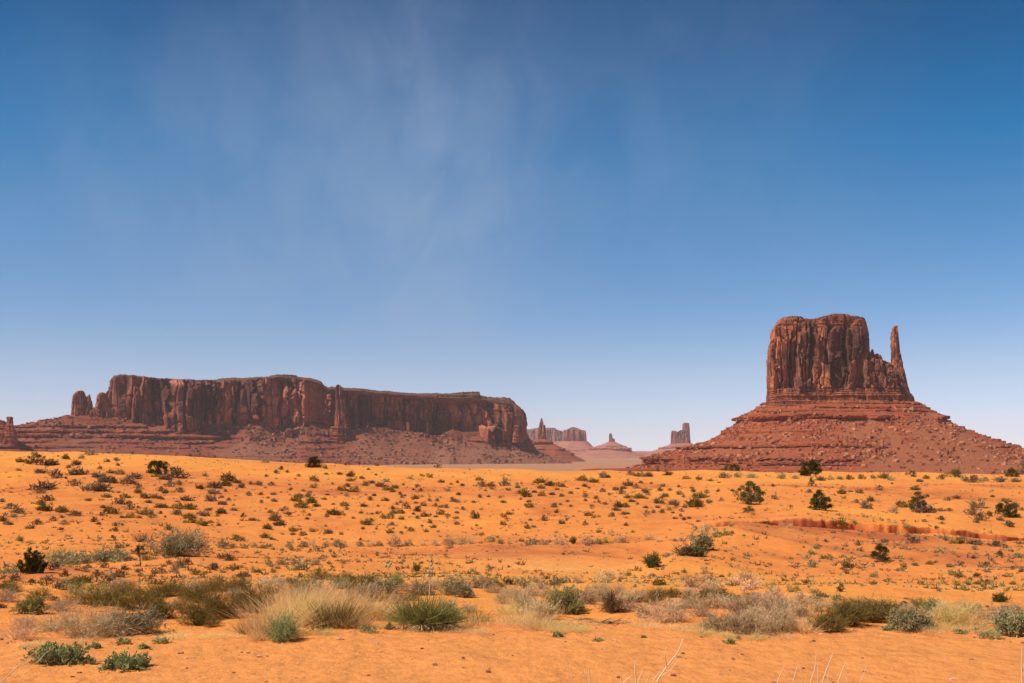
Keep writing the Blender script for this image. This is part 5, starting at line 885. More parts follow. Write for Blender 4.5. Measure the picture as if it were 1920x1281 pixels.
juniper(262, 1063, 25, 38, 23, 'tiny tree with a bare thin trunk and a flat dark crown', 'brown', name='small_tree', nclump=18, nleaf=60, leafL=.09, cs=.14, base=.60, trunk=.10, flat=.8)
# upright sprays of the juniper at the left edge
x, d, z = hit(60, 1076); pxm = d/F; root = bpy.data.objects.new('juniper_bush', None); COL.objects.link(root); root.location = (x, d, z)
T = Bag(); Cb = Bag(); r_ = np.random.default_rng(5)
for sx, sh, sw in ((-24, 26, 9), (-15, 40, 11), (-7, 48, 12), (2, 42, 12), (9, 44, 11), (16, 34, 11), (24, 36, 8), (30, 22, 7), (-28, 16, 7), (6, 30, 12), (-3, 30, 12), (20, 20, 9)):
    bx = sx*pxm; hh_ = sh*pxm; ww = sw*pxm; yy = r_.uniform(-.3, .3)*20*pxm; k = 14; f = np.linspace(.08, 1, k)
    C_ = np.stack([bx*(.6+.4*f)+r_.standard_normal(k)*ww*.18, yy+r_.standard_normal(k)*ww*.25, hh_*f*.93], -1); sz = ww*.42*(1-.55*f**2)
    (V, Q), av = leafcloud(C_, sz, 46, r_, ww*.28, ww*.08, 1.2); Cb.add(V, Q, a=av); T.add(*tube([[bx*.3, yy*.5, -.02], [bx*.8, yy, hh_*.4], [bx, yy, hh_*.9]], [ww*.10, ww*.06, ww*.02], 5), a=.3)
link('trunk', T.mesh('trunk', True), PM['deadwood'], root); link('crown', Cb.mesh('crown'), PM['juniper'], root)
tag(root, 'dark green bush of upright pointed sprays at the left edge', 'bush')

# ------------------------------------------------------------------ foreground plants
def hero(name, label, cat, px, py, parts, group=None, tilt=None):
    """parts: list of (part name, Bag, material key) sized in metres; one part alone becomes the thing's own mesh"""
    x, d, z = hit(px, py)
    if len(parts) == 1:
        o = link(name, parts[0][1].mesh(name), PM[parts[0][2]]); o.location = (x, d, z-.01)
    else:
        o = bpy.data.objects.new(name, None); COL.objects.link(o); o.location = (x, d, z-.01); o.empty_display_size = .2
        for pn, b_, mt in parts: link(pn, b_.mesh(pn), PM[mt], o)
    return tag(o, label, cat, group)
def dm(px, py): return hit(px, py)[1]/F
def bush(name, label, px, py, wp, hp, seed, wood='dry', leafm=None, cat='bush', **kw):
    k = dm(px, py); S_, L_ = twig_bush(seed, wp*k, hp*.82*k, **kw); parts = [('stems', S_, wood)]
    if kw.get('leaves'): parts.append(('foliage', L_, leafm))
    return hero(name, label, cat, px, py, parts)
def tuft(name, label, px, py, wp, hp, seed, mat='straw', cat='grass tuft', **kw):
    k = dm(px, py); return hero(name, label, cat, px, py, [('blades', grass_tuft(seed, wp*k, hp*k, **kw), mat)])

# left: grey tangle, olive clumps and leafy plants
bush('dead_bush', 'largest tangle of dead grey stems at lower left, leaning right', 150, 1192, 165, 58, 31, 'dry', n0=90, n1=9, n2=4, wd=.005, lean=(.5, 0), spread=(.05, .8), v0=0)
bush('dead_bush', 'thin bare brown twigs at the far left of the grey tangle', 34, 1200, 80, 48, 32, 'dry', n0=40, n1=7, n2=3, wd=.004, spread=(.2, 1.))
bush('leafy_shrub', 'grey green fine-leaved shrub against the right side of the grey tangle', 252, 1188, 105, 50, 33, 'dry', 'sage', n0=60, n1=8, n2=4, wd=.004, leaves=2, lL=.022, lW=.007)
bush('yellow_shrub', 'rounded yellow green shrub with dry base standing alone at left', 60, 1151, 54, 32, 34, 'dry', 'green', n0=40, n1=7, n2=4, wd=.005, leaves=2, lL=.035, lW=.009)
OL = [(185, 1134, 110, 44, 'leftmost olive clump of stiff brush behind the grey tangle'), (262, 1142, 90, 46, 'olive brush clump behind the fine-leaved grey green shrub'), (318, 1118, 80, 36, 'low olive brush clump between the left and right olive masses'), (304, 1160, 50, 40, 'narrow brown olive clump hanging over bare orange sand'),
      (371, 1172, 64, 48, 'dark brown olive clump nearest the bare sandy hollow'), (372, 1128, 70, 36, 'faded olive brush clump behind the dark brown one'), (424, 1160, 84, 62, 'tall olive brush clump with dead stems at its foot'), (478, 1148, 84, 56, 'rightmost big olive brush clump beside the straw grass'), (415, 1108, 100, 28, 'far olive brush clump behind the tall olive one')]
for i, (px, py, wp, hp, lb) in enumerate(OL):
    bush('olive_bush', lb, px, py, wp, hp, 40+i, 'rush', None, n0=70, n1=10, n2=5, wd=.0048, spread=(.1, 1.), lean=(-.15, 0), curl=.12, v0=1.)
bush('yellow_shrub', 'pale yellow green brush behind the leftmost olive clump', 165, 1115, 90, 24, 50, 'dry', 'green', n0=30, n1=6, n2=3, wd=.005, leaves=1, lL=.04, lW=.008)
bush('leafy_plant', 'larger leafy green plant on the sand at lower left', 105, 1243, 100, 42, 61, 'dry', 'leafy', cat='plant', n0=36, n1=7, n2=3, wd=.003, leaves=3, lL=.026, lW=.013, spread=(.05, .8))
bush('leafy_plant', 'smaller leafy green plant right of the larger one', 236, 1252, 84, 26, 62, 'dry', 'leafy', cat='plant', n0=30, n1=7, n2=3, wd=.003, leaves=3, lL=.024, lW=.012, spread=(.02, .7))
for i, (px, py, wp, hp, lb) in enumerate([(176, 1216, 26, 12, 'tiny green sprout between the grey tangle and the leafy plants'), (232, 1208, 34, 13, 'low dark green sprig below the fine-leaved shrub'), (308, 1206, 32, 14, 'small pale green weed right of the low dark sprig'), (266, 1216, 24, 8, 'flattened green weed between two small weeds'), (172, 1246, 16, 11, 'small green shoot between the two leafy plants')]): bush('weed', lb, px, py, wp, hp, 70+i, 'dry', 'leafy', cat='weed', n0=12, n1=5, n2=2, wd=.003, leaves=2, lL=.02, lW=.009)
bush('grey_green_bush', 'big loose grey green bush at the foot of the left dune', 338, 1042, 96, 50, 80, 'dry', 'sage', n0=70, n1=9, n2=4, wd=.014, leaves=1, lL=.10, lW=.03)
bush('grey_green_bush', 'low grey green bush joined to the left of the tall loose one', 318, 1044, 60, 26, 81, 'dry', 'junipero', n0=40, n1=7, n2=4, wd=.012, leaves=1, lL=.09, lW=.03)
bush('grey_green_bush', 'low grey green brush mass right of the upright sprays', 128, 1058, 78, 22, 82, 'dry', 'sage', n0=40, n1=8, n2=4, wd=.012, leaves=1, lL=.09, lW=.028)
bush('grey_green_bush', 'low grey green brush mass just left of the tiny tree', 205, 1052, 70, 22, 83, 'dry', 'sage', n0=40, n1=8, n2=4, wd=.012, leaves=1, lL=.09, lW=.028)
# fallen branch
x, d, z = hit(276, 1017); k = d/F; B = Bag(); r_ = np.random.default_rng(3)
B.add(*tube(np.array([[-18, 0, 1], [-4, 1, 4], [2, 1, 2], [10, 0, 4], [20, -1, 1]])*k, np.array([1, 1.6, 2, 1.5, .7])*k, 6), a=.6)
for q_ in range(16):
    a0 = r_.uniform(-10, 12); e = [a0+r_.uniform(-12, 9), r_.uniform(-4, 4), r_.uniform(6, 22)]; B.add(*tube(np.array([[a0, 0, 2], [(a0+e[0])/2, e[1]/2, e[2]*.6], e])*k, np.array([.8, .5, .2])*k, 4), a=r_.uniform(.3, .9))
o = link('fallen_branch', B.mesh('fallen_branch', True), PM['deadwood']); o.location = (x, d, z); tag(o, 'dead dark branch lying with twigs up at the dune foot', 'branch')
bush('dead_bush', 'grey leafless twigs heaped behind the fallen dead branch', 262, 1016, 34, 18, 84, 'grey', n0=30, n1=6, n2=3, wd=.012)

# centre: straw grass, rush clump, yucca
ST = [(505, 1192, 70, 82, 'leftmost tall straw tuft beside bare orange sand'), (545, 1172, 76, 84, 'straw tuft behind the feathery green shrub'), (585, 1166, 80, 84, 'tallest straw tuft left of the green rush clump'), (566, 1140, 70, 56, 'rear straw tuft behind the tallest one'),
      (668, 1160, 72, 62, 'straw tuft right of the green rush clump'), (706, 1162, 62, 56, 'straw tuft touching the left side of the yucca'), (648, 1176, 50, 34, 'low straw tuft in front of the green rush clump')]
for i, (px, py, wp, hp, lb) in enumerate(ST): tuft('straw_grass', lb, px, py, wp, hp, 90+i, n=620, wd=.0052, lean=(.12, 0), spread=(.5, 1.), droop=.4)
tuft('green_rush', 'dark green rush clump rising from the straw grass', 628, 1176, 72, 66, 100, 'rush', 'rush clump', n=700, wd=.0055, spread=(.45, 1.), droop=.15)
tuft('green_rush', 'narrow stiff green rush at the left end of the straw grass', 463, 1189, 16, 36, 101, 'yucca', 'rush clump', n=70, wd=.007, spread=(.9, 1.), droop=.05, basew=.35)
bush('feathery_shrub', 'feathery fresh green shrub in front of the straw grass', 532, 1202, 62, 56, 102, 'leafy', 'leafy', n0=40, n1=9, n2=5, wd=.0035, leaves=1, lL=.02, lW=.005, v0=1., spread=(.2, 1.))
GB = [(500, 1112, 50, 30, 'grey dome shrub behind the rightmost olive clump'), (575, 1120, 62, 40, 'grey bush directly behind the tallest straw tuft'), (690, 1128, 60, 36, 'grey leafless bush behind the straw right of the rushes'), (722, 1112, 50, 26, 'small grey bush behind the left seed stalk'), (790, 1116, 46, 30, 'small dark grey bush behind the yucca'),
      (846, 1116, 54, 44, 'dome of grey twigs to the right of the tall seed stalk'), (899, 1103, 50, 24, 'low grey mound shrub right of the grey twig dome'), (868, 1120, 36, 26, 'small grey bush leaning on the grey twig dome'), (838, 1160, 40, 30, 'small grey bush at the right side of the yucca')]
for i, (px, py, wp, hp, lb) in enumerate(GB): bush('grey_bush', lb, px, py, wp, hp, 110+i, 'dry', 'sage' if i % 2 else 'dry', n0=50, n1=8, n2=4, wd=.006, leaves=1, lL=.03, lW=.009)
for i, (px, py, wp, hp, lb) in enumerate([(598, 1086, 56, 22, 'low dark olive mat behind the straw grass'), (690, 1098, 70, 24, 'low olive mat left of the seed stalks'), (743, 1100, 36, 26, 'bright green grass clump beside the left seed stalk'), (640, 1104, 46, 24, 'sage green clump behind the green rush clump')]):
    bush('brush_mat', lb, px, py, wp, hp, 125+i, ['rush', 'rush', 'leafy', 'sage'][i], n0=60, n1=8, n2=4, wd=.006, v0=1., curl=.12, spread=(.2, 1))
# yucca
x, d, z = hit(790, 1180); k = d/F; root = bpy.data.objects.new('yucca_plant', None); COL.objects.link(root); root.location = (x, d, z-.02); r_ = np.random.default_rng(77)
G_ = Bag(); Dr = Bag()
for cx_, cy_, s_ in ((-32, 8, .85), (-8, 6, 1.), (16, 0, 1.05), (36, 4, .95), (48, -4, .75), (2, -8, .8)):
    n_ = 210; c0 = np.array([cx_*k, cy_*k*1.5, 14*k]); D = rnd_dirs(n_, r_, .10, 1.); B0 = c0+D*.02; L = s_*62*k*r_.uniform(.75, 1.1, n_)
    V, Q = blades(B0, D, L, .0085*s_*r_.uniform(.8, 1.2, n_), D*[.1, .1, 0]+r_.standard_normal((n_, 3))*.05, 3, r_, .9); G_.add(V, Q, a=np.repeat(r_.uniform(1, 1.95, n_), 8))
    n2_ = 110; D = rnd_dirs(n2_, r_, -.5, .25); V, Q = blades(c0+D*.02, D, s_*34*k*r_.uniform(.6, 1.1, n2_), .007, np.array([0, 0, -.35]), 3, r_, .8); Dr.add(V, Q, a=np.repeat(r_.uniform(0, .7, n2_), 8)+1)
link('green_leaves', G_.mesh('green_leaves'), PM['yucca'], root); link('dead_leaves', Dr.mesh('dead_leaves'), PM['dry'], root)
tag(root, 'large clump of stiff green yucca leaves with a brown skirt', 'yucca')
tuft('yucca_tuft', 'smaller spiky green tuft behind the left side of the yucca', 742, 1160, 44, 44, 140, 'yucca', 'yucca', n=220, wd=.007, spread=(.4, 1.), droop=.08)
def pod_mesh(name='seed_pod'):
    B_ = Bag(); ph = np.linspace(-1.4, 1.4, 6); a = np.linspace(0, 2*math.pi, 9)[:-1]
    V = np.array([[.5*math.cos(p)*math.cos(q_)*(1+.08*math.cos(3*q_)), .5*math.cos(p)*math.sin(q_), .72*math.sin(p)] for p in ph for q_ in a]); B_.add(V, grid_faces(6, 8, True), a=1.3); return B_.mesh(name, True)
POD = pod_mesh(); POD.materials.append(PM['pod'])
for px, py, hp, lean_, pods, lb in ((805, 1122, 90, 3, [(.48, -1), (.52, 1), (.60, 1), (.63, 1.6), (.56, -1), (.66, .4), (.43, .6)], 'tall pale seed stalk with green pods rising behind the yucca'), (729, 1108, 54, -1, [(.84, -1.4), (.98, .4), (.93, 1.3), (.88, .8), (.99, -.6)], 'shorter seed stalk with a few pods left of the yucca')):
    x, d, z = hit(px, py); k = d/F; root = bpy.data.objects.new('seed_stalk', None); COL.objects.link(root); root.location = (x, d, z)
    r_ = np.random.default_rng(int(px)); f = np.linspace(0, 1, 14); P = np.stack([lean_*f*k+r_.standard_normal(14)*.35*k, r_.standard_normal(14)*.3*k, hp*f*k], -1); B = Bag(); B.add(*tube(P, (1.15-.75*f)*k, 5), a=.2)
    for g_ in range(26):
        i = r_.integers(4, 13); e = P[i]+np.array([r_.uniform(-2.2, 2.2), r_.uniform(-2, 2), r_.uniform(0, 1.5)])*k; B.add(*tube([P[i], (P[i]+e)/2, e], np.array([.45, .4, .35])*k, 4), a=.1)
    link('stalk', B.mesh('stalk', True), PM['palestem'], root)
    for fz, sx in pods:
        i = min(13, int(round(fz*13))); o = bpy.data.objects.new('seed_pod', POD); COL.objects.link(o); o.parent = root; o.location = (P[i][0]+sx*3.0*k, P[i][1]+r_.uniform(-1, 1)*k, P[i][2]+1.0*k); o.scale = (4.6*k,)*3; o.rotation_euler = (r_.uniform(-.5, .5), r_.uniform(-.5, .5), 0)
    tag(root, lb, 'seed stalk')
# loose arching straw between rushes and yucca
for i, (px, py, wp, hp, ln, lb) in enumerate([(690, 1160, 90, 60, .9, 'long pale straw stems leaning right toward the seed stalks'), (640, 1178, 60, 40, .5, 'sparse curved straw stems at the front of the straw grass'), (770, 1108, 20, 50, .3, 'single bare thin stalk between the two seed stalks')]):
    tuft('stalky_grass', lb, px, py, wp, hp, 145+i, 'palestem', 'grass stems', n=[16, 12, 3][i], wd=.006, lean=(ln, 0), spread=(.6, 1.), droop=.2, v0=0)
for i, (px, py, wp, hp, mt, lb) in enumerate([(695, 1186, 46, 18, 'leafy', 'small blue green weed on sand between rushes and yucca'), (730, 1180, 20, 14, 'sage', 'tiny grey weed at the left foot of the yucca'), (600, 1182, 24, 18, 'rush', 'small green sprout under the green rush clump'), (846, 1178, 30, 16, 'leafy', 'low green weed at the right foot of the yucca'),
      (1044, 1194, 20, 11, 'leafy', 'largest of the small green weeds on the bare track'), (1121, 1202, 15, 6, 'leafy', 'flat dark green weed on the bare track right of centre'), (1369, 1207, 24, 10, 'leafy', 'double green weed on the track below the pale brush'), (1207, 1196, 6, 4, 'leafy', 'tiny green speck weed on the open track'), (1384, 1198, 6, 6, 'leafy', 'tiny green sprig just above the double weed'),
      (1852, 1197, 44, 20, 'leafy', 'grey green weed in front of the straw thicket'), (1665, 1182, 20, 12, 'leafy', 'small green weed at the foot of the olive row'), (1800, 1188, 24, 9, 'leafy', 'flat green weed below the straw thicket')]):
    bush('weed', lb, px, py, wp, hp, 150+i, 'dry', mt, cat='weed', n0=14, n1=6, n2=2, wd=.0025, leaves=2, lL=.02, lW=.009, spread=(.1, .9))
tuft('yellow_grass', 'yellow green grass tuft with dead base right of the yucca', 892, 1166, 64, 40, 160, 'green', 'grass tuft', n=170, wd=.006, spread=(.3, 1.), droop=.2)
tuft('straw_grass', 'short straw under the yellow green grass tuft', 893, 1172, 58, 26, 161, 'straw', n=260, wd=.005, spread=(.2, 1.))

# right of centre: pale dry brush
DB = [(985, 1146, 66, 46, 'dry', 'grey bush at the left rear of the pale brush row'), (1012, 1162, 70, 48, 'dry', 'grey twiggy bush in the middle of the left pale brush'), (1095, 1132, 50, 34, 'dry', 'pale grey bush right behind the yellow green one'), (1130, 1128, 52, 36, 'dry', 'grey bush behind the dark-rooted mound'), (1148, 1148, 46, 44, 'brown', 'dark bush of exposed roots on a sand mound'),
      (1176, 1130, 46, 28, 'dry', 'low pale bush right of the sand mound'), (1200, 1128, 40, 26, 'dry', 'low pale bush left of the olive strip'), (1245, 1166, 92, 50, 'dry', 'broad grey twig dome standing in front of the gap'), (1208, 1158, 36, 26, 'dry', 'small pale bush at the left of the broad twig dome'), (1300, 1140, 56, 28, 'dry', 'pale brush clump right behind the broad twig dome'),
      (1340, 1140, 50, 34, 'dry', 'grey bush among olive strips'), (1396, 1152, 84, 52, 'dry', 'tall silver grey bush right of centre'), (1345, 1182, 56, 40, 'dry', 'small grey bush with dark heart near the track'), (1392, 1188, 56, 44, 'dry', 'front grey bush by the track'), (1430, 1190, 70, 52, 'dry', 'widest front grey bush by the track'), (1468, 1186, 60, 54, 'dry', 'pale bush at the right end of the grey brush'),
      (1456, 1160, 60, 46, 'dry', 'rear pale bush at the right end of the grey brush'), (1420, 1136, 56, 30, 'dry', 'small far pale bush behind the tall silver one')]
for i, (px, py, wp, hp, mt, lb) in enumerate(DB): bush('grey_brush' if mt == 'dry' else 'rooty_bush', lb, px, py, wp, hp, 170+i, mt, n0=60, n1=9, n2=4, wd=.0052, spread=(.1, 1.), lean=(.15*((i % 3)-1), 0))
for i, (px, py, wp, hp, lb) in enumerate([(975, 1170, 60, 42, 'left part of the pale straw fringe along the track'), (1020, 1176, 66, 34, 'middle of the pale straw fringe along the track'), (1062, 1176, 50, 22, 'right part of the pale straw fringe along the track'), (1110, 1172, 46, 14, 'short straw among dark dead roots'), (1210, 1176, 40, 20, 'short straw left of the bare patch'),
      (1300, 1180, 60, 18, 'short pale straw before the grey brush'), (1340, 1176, 40, 16, 'thin pale straw beside the dark-hearted bush'), (1505, 1186, 40, 34, 'straw tuft left of the olive row'), (950, 1150, 40, 26, 'straw tuft at the left end of the pale brush')]):
    tuft('straw_fringe', lb, px, py, wp, hp, 200+i, 'straw', n=380, wd=.005, spread=(.25, 1.), droop=.4)
bush('yellow_shrub', 'yellow green shrub in the midst of the pale brush', 1060, 1148, 70, 50, 210, 'dry', 'green', n0=60, n1=8, n2=4, wd=.005, leaves=2, lL=.03, lW=.007, spread=(.2, 1))
bush('yellow_shrub', 'small olive shrub at the right foot of the yellow green one', 1080, 1152, 34, 24, 211, 'rush', n0=40, n1=7, n2=3, wd=.005, v0=1.)
for i, (px, py, wp, hp, lb) in enumerate([(1234, 1124, 58, 27, 'leftmost olive strip behind the broad twig dome'), (1262, 1120, 30, 22, 'short olive strip right of the leftmost one'), (1322, 1124, 44, 22, 'middle olive strip among pale bushes'), (1352, 1122, 44, 22, 'olive strip right of the middle one'), (1376, 1128, 30, 18, 'rightmost olive strip before the silver bush'), (1412, 1124, 36, 16, 'far olive strip behind the silver bush')]):
    bush('olive_strip', lb, px, py, wp, hp, 215+i, 'rush', n0=60, n1=8, n2=4, wd=.005, v0=1., curl=.1, spread=(.3, 1))
# dead roots and dry sticks on the ground
for i, (px, py, wp, lb) in enumerate([(1094, 1162, 30, 'small heap of dark dead roots left of the gap'), (1142, 1168, 48, 'arched heap of grey dead roots beside bare sand'), (1332, 1176, 34, 'dark dead sticks under the small grey bush'), (1320, 1186, 30, 'pale bleached curved sticks at the track edge'), (1012, 1192, 8, 'short pale stick lying on the track'), (660, 1186, 26, 'curved dry stalk lying below the rushes')]):
    k = dm(px, py); r_ = np.random.default_rng(300+i); n_ = [40, 60, 34, 9, 2, 5][i]; B0 = r_.standard_normal((n_, 3))*[wp*k*.25, wp*k*.15, 0]; S_ = Bag()
    V, Q = blades(B0+[0, 0, .01], rnd_dirs(n_, r_, 0, .5), wp*k*r_.uniform(.3, .7, n_), .009, r_.standard_normal((n_, 3))*.6*[1, 1, .1]+[0, 0, -.25], 5, r_, .6); S_.add(V, Q, a=np.repeat(r_.uniform(0, .9, n_), 12))
    hero('dead_roots', lb, 'dead roots', px, py, [('roots', S_, 'palestem' if i > 2 else 'deadwood')])

# right: olive row and straw thicket
for i, (px, py, wp, hp, mt, lb) in enumerate([(1552, 1184, 66, 42, 'rush', 'leftmost and lowest olive bush of the right-hand row'), (1590, 1174, 76, 56, 'rush', 'second olive bush in the right-hand row'), (1628, 1166, 70, 50, 'rush', 'third olive bush in the right-hand row'), (1662, 1162, 60, 42, 'rush', 'fourth olive bush in the right-hand row')]):
    bush('olive_bush', lb, px, py, wp, hp, 230+i, mt, None, n0=80, n1=10, n2=5, wd=.0046, v0=1., curl=.12, spread=(.25, 1))
bush('grey_green_shrub', 'grey green shrub drooping at the right end of the olive row', 1700, 1182, 64, 42, 240, 'dry', 'sage', n0=60, n1=9, n2=4, wd=.004, leaves=2, lL=.025, lW=.007)
bush('grey_green_shrub', 'darker green shrub within the right end of the olive row', 1716, 1180, 46, 32, 241, 'dry', 'junipero', n0=50, n1=8, n2=4, wd=.004, leaves=2, lL=.025, lW=.007)
bush('green_bush', 'fresh green bush behind the straw thicket', 1748, 1152, 44, 24, 242, 'dry', 'leafy', n0=40, n1=7, n2=4, wd=.005, leaves=2, lL=.035, lW=.01)
bush('dry_thicket', 'pale straw coloured thicket of stalks at right', 1785, 1176, 110, 52, 243, 'straw', n0=90, n1=9, n2=4, wd=.0045, v0=1., spread=(.4, 1.), curl=.2)
tuft('stalky_grass', 'tall thin straw stalks sticking out of the thicket', 1790, 1172, 90, 70, 244, 'palestem', 'grass stems', n=26, wd=.006, spread=(.6, 1.), droop=.12, v0=0)
bush('dead_brush', 'thin pale brush at the right foot of the thicket', 1832, 1180, 50, 36, 245, 'straw', n0=40, n1=7, n2=3, wd=.004, v0=1.)
bush('grey_brush', 'grey dead bush between the olive row and the thicket', 1738, 1178, 40, 30, 246, 'dry', n0=50, n1=8, n2=4, wd=.0045)
bush('leafy_shrub', 'blue green leafy shrub at the right edge', 1900, 1190, 62, 42, 247, 'dry', 'sage', n0=46, n1=8, n2=4, wd=.004, leaves=3, lL=.03, lW=.012)
bush('leafy_shrub', 'grey shrub behind the leafy one at the right edge', 1880, 1172, 50, 34, 248, 'dry', 'sage', n0=40, n1=7, n2=4, wd=.004, leaves=1, lL=.03, lW=.01)
bush('twiggy_bush', 'upright dark twiggy bush at the right of the sandy flat', 1223, 1064, 32, 30, 250, 'junipero', None, n0=50, n1=8, n2=4, wd=.022, v0=1., spread=(.35, 1))
bush('twiggy_bush', 'bare twiggy bush left of the tall grey one by the hill', 1286, 1042, 50, 26, 251, 'grey', n0=40, n1=7, n2=4, wd=.018)
bush('twiggy_bush', 'tall grey green bush at the left foot of the hill', 1320, 1031, 36, 30, 252, 'dry', 'sage', n0=44, n1=8, n2=4, wd=.018, leaves=1, lL=.09, lW=.03)
bush('twiggy_bush', 'low dark bush under the tall grey one by the hill', 1305, 1043, 36, 18, 253, 'dry', 'junipero', n0=36, n1=7, n2=4, wd=.018, leaves=1, lL=.09, lW=.03)
bush('twiggy_bush', 'lone small olive bush on the sandy flat', 781, 1071, 17, 17, 254, 'junipero', n0=36, n1=6, n2=4, wd=.012, v0=1.)
bush('twiggy_bush', 'dark green upright bush in the sage line on the flat', 1075, 1020, 11, 17, 255, 'junipero', n0=36, n1=6, n2=4, wd=.022, v0=1.)
bush('twiggy_bush', 'round olive bush on the slope near the right edge', 1875, 1129, 30, 19, 256, 'junipero', n0=44, n1=7, n2=4, wd=.010, v0=1.)

# stones on the track
def rock(px, py, wp, seed, label):
    x, d, z = hit(px, py); k = d/F*wp; r_ = np.random.default_rng(seed); a = np.linspace(0, 2*math.pi, 9)[:-1]; ph = np.linspace(-1.2, 1.2, 5)
    V = np.array([[math.cos(p)*math.cos(q_), .6*math.cos(p)*math.sin(q_), .30*math.sin(p)] for p in ph for q_ in a])*(1+.25*r_.standard_normal((40, 1))*.5); V = V*k/2
    B = Bag(); B.add(V, grid_faces(5, 8, True), a=.65); j = np.arange(8); B.add(np.vstack([V[32:], V[32:].mean(0)]), None, np.stack([np.full(8, 8), j, (j+1) % 8], -1), .65)
    o = link('stone', B.mesh('stone'), PEB); o.location = (x, d, z+k*.06); tag(o, label, 'stone')
rock(637, 1199, 17, 1, 'flat pinkish stone on the track below the rush clump'); rock(601, 1212, 6, 2, 'small pinkish stone left below the flat one'); rock(760, 1186, 6, 3, 'small pale stone at the left foot of the yucca'); rock(1746, 1254, 7, 4, 'small pale stone on the track at right')
rock(749, 1227, 4, 5, 'small dark stone on the track below the yucca'); rock(717, 1260, 6, 6, 'small flat brown stone near the bottom edge'); rock(508, 1260, 5, 7, 'small flat brown stone at lower left of centre'); rock(923, 1241, 4, 8, 'dark pebble on the track right of centre')

# dry stalks close to the lens at the bottom edge
def stalks(name, label, base, stems, wd):
    """stems: lists of (px, py, d offset) picture points, at about 4 m from the eye"""
    B = Bag()
    for pts, w0 in stems:
        P = np.array([[(x-960)/F*(dd), dd, (HY-y)/F*dd] for x, y, dd in pts]); n_ = len(P); t_ = np.linspace(0, 1, 4*n_)
        Q_ = np.stack([np.interp(t_, np.linspace(0, 1, n_), P[:, i]) for i in range(3)], -1); Q_[1:-1] = (Q_[:-2]+Q_[1:-1]*2+Q_[2:])/4
        B.add(*tube(Q_, np.linspace(w0, w0*.45, len(Q_))*1.6, 5), a=.15)
    o = link(name, B.mesh(name, True), PM['palestem']); return tag(o, label, 'dry plant')
D4 = 4.6
def gz(px): return HY+1.7*F/D4
stalks('dry_plant', 'bare pale branching stalks rising from the bottom edge right of centre', None, [
  ([(1205, gz(0), D4), (1228, 1283, D4), (1250, 1250, D4+.05), (1272, 1222, D4+.1), (1281, 1198, D4+.12)], .0030), ([(1250, 1248, D4+.05), (1247, 1230, D4), (1250, 1212, D4)], .0020), ([(1195, gz(0), D4), (1193, 1281, D4), (1190, 1258, D4), (1192, 1238, D4)], .0028),
  ([(1200, gz(0), D4), (1195, 1284, D4), (1205, 1256, D4)], .0028), ([(1110, gz(0), D4-.1), (1106, 1283, D4-.1), (1104, 1252, D4-.1)], .0028), ([(1105, 1270, D4-.1), (1093, 1262, D4-.1), (1092, 1256, D4-.1)], .0016), ([(1150, gz(0), D4), (1165, 1283, D4), (1186, 1266, D4)], .0024),
  ([(1170, gz(0), D4), (1166, 1284, D4), (1163, 1262, D4)], .002), ([(1225, gz(0), D4), (1222, 1278, D4), (1238, 1259, D4)], .002), ([(1118, gz(0), D4), (1116, 1283, D4), (1117, 1272, D4)], .002), ([(1214, gz(0), D4), (1212, 1284, D4), (1216, 1268, D4)], .002), ([(1240, 1268, D4), (1258, 1256, D4), (1270, 1238, D4)], .0014), ([(1068, gz(0), D4), (1069, 1284, D4), (1068, 1275, D4)], .0016)], .003)
stalks('dry_plant', 'group of thin straw stalks rising from the bottom edge at right', None, [
  ([(1512, gz(0), D4), (1518, 1283, D4), (1528, 1256, D4), (1531, 1226, D4)], .0026), ([(1535, gz(0), D4), (1540, 1284, D4), (1553, 1248, D4), (1562, 1224, D4)], .0026), ([(1560, gz(0), D4), (1570, 1283, D4), (1578, 1262, D4), (1586, 1241, D4)], .0026),
  ([(1450, gz(0), D4), (1456, 1281, D4), (1471, 1249, D4)], .0022), ([(1480, gz(0), D4), (1486, 1283, D4), (1495, 1248, D4)], .0024), ([(1502, gz(0), D4), (1505, 1281, D4), (1501, 1250, D4)], .0018), ([(1534, gz(0), D4), (1533, 1280, D4), (1534, 1238, D4)], .0016), ([(1550, gz(0), D4), (1550, 1281, D4), (1556, 1252, D4)], .0018),
  ([(1588, gz(0), D4), (1587, 1281, D4), (1588, 1266, D4)], .0014), ([(1605, gz(0), D4), (1612, 1281, D4), (1620, 1263, D4), (1626, 1245, D4)], .0014), ([(1566, 1283, D4), (1562, 1268, D4), (1558, 1262, D4)], .0014)], .0026)
stalks('dry_plant', 'one thin pale stalk at the bottom edge far right', None, [([(1918, gz(0), D4), (1916, 1262, D4), (1915, 1238, D4), (1917, 1212, D4)], .0024), ([(1916, 1262, D4), (1919, 1250, D4), (1921, 1240, D4)], .0014)], .002)
stalks('dry_plant', 'long pale arching stalk at the lower left corner', None, [([(-30, 1330, 5.4), (0, 1281, 5.7), (28, 1255, 6.1), (52, 1234, 6.6), (78, 1214, 7.2)], .0026), ([(28, 1255, 6.1), (46, 1246, 6.3), (72, 1240, 6.6)], .0014), ([(70, 1243, 7), (84, 1226, 7.2), (104, 1212, 7.4)], .0018)], .004)

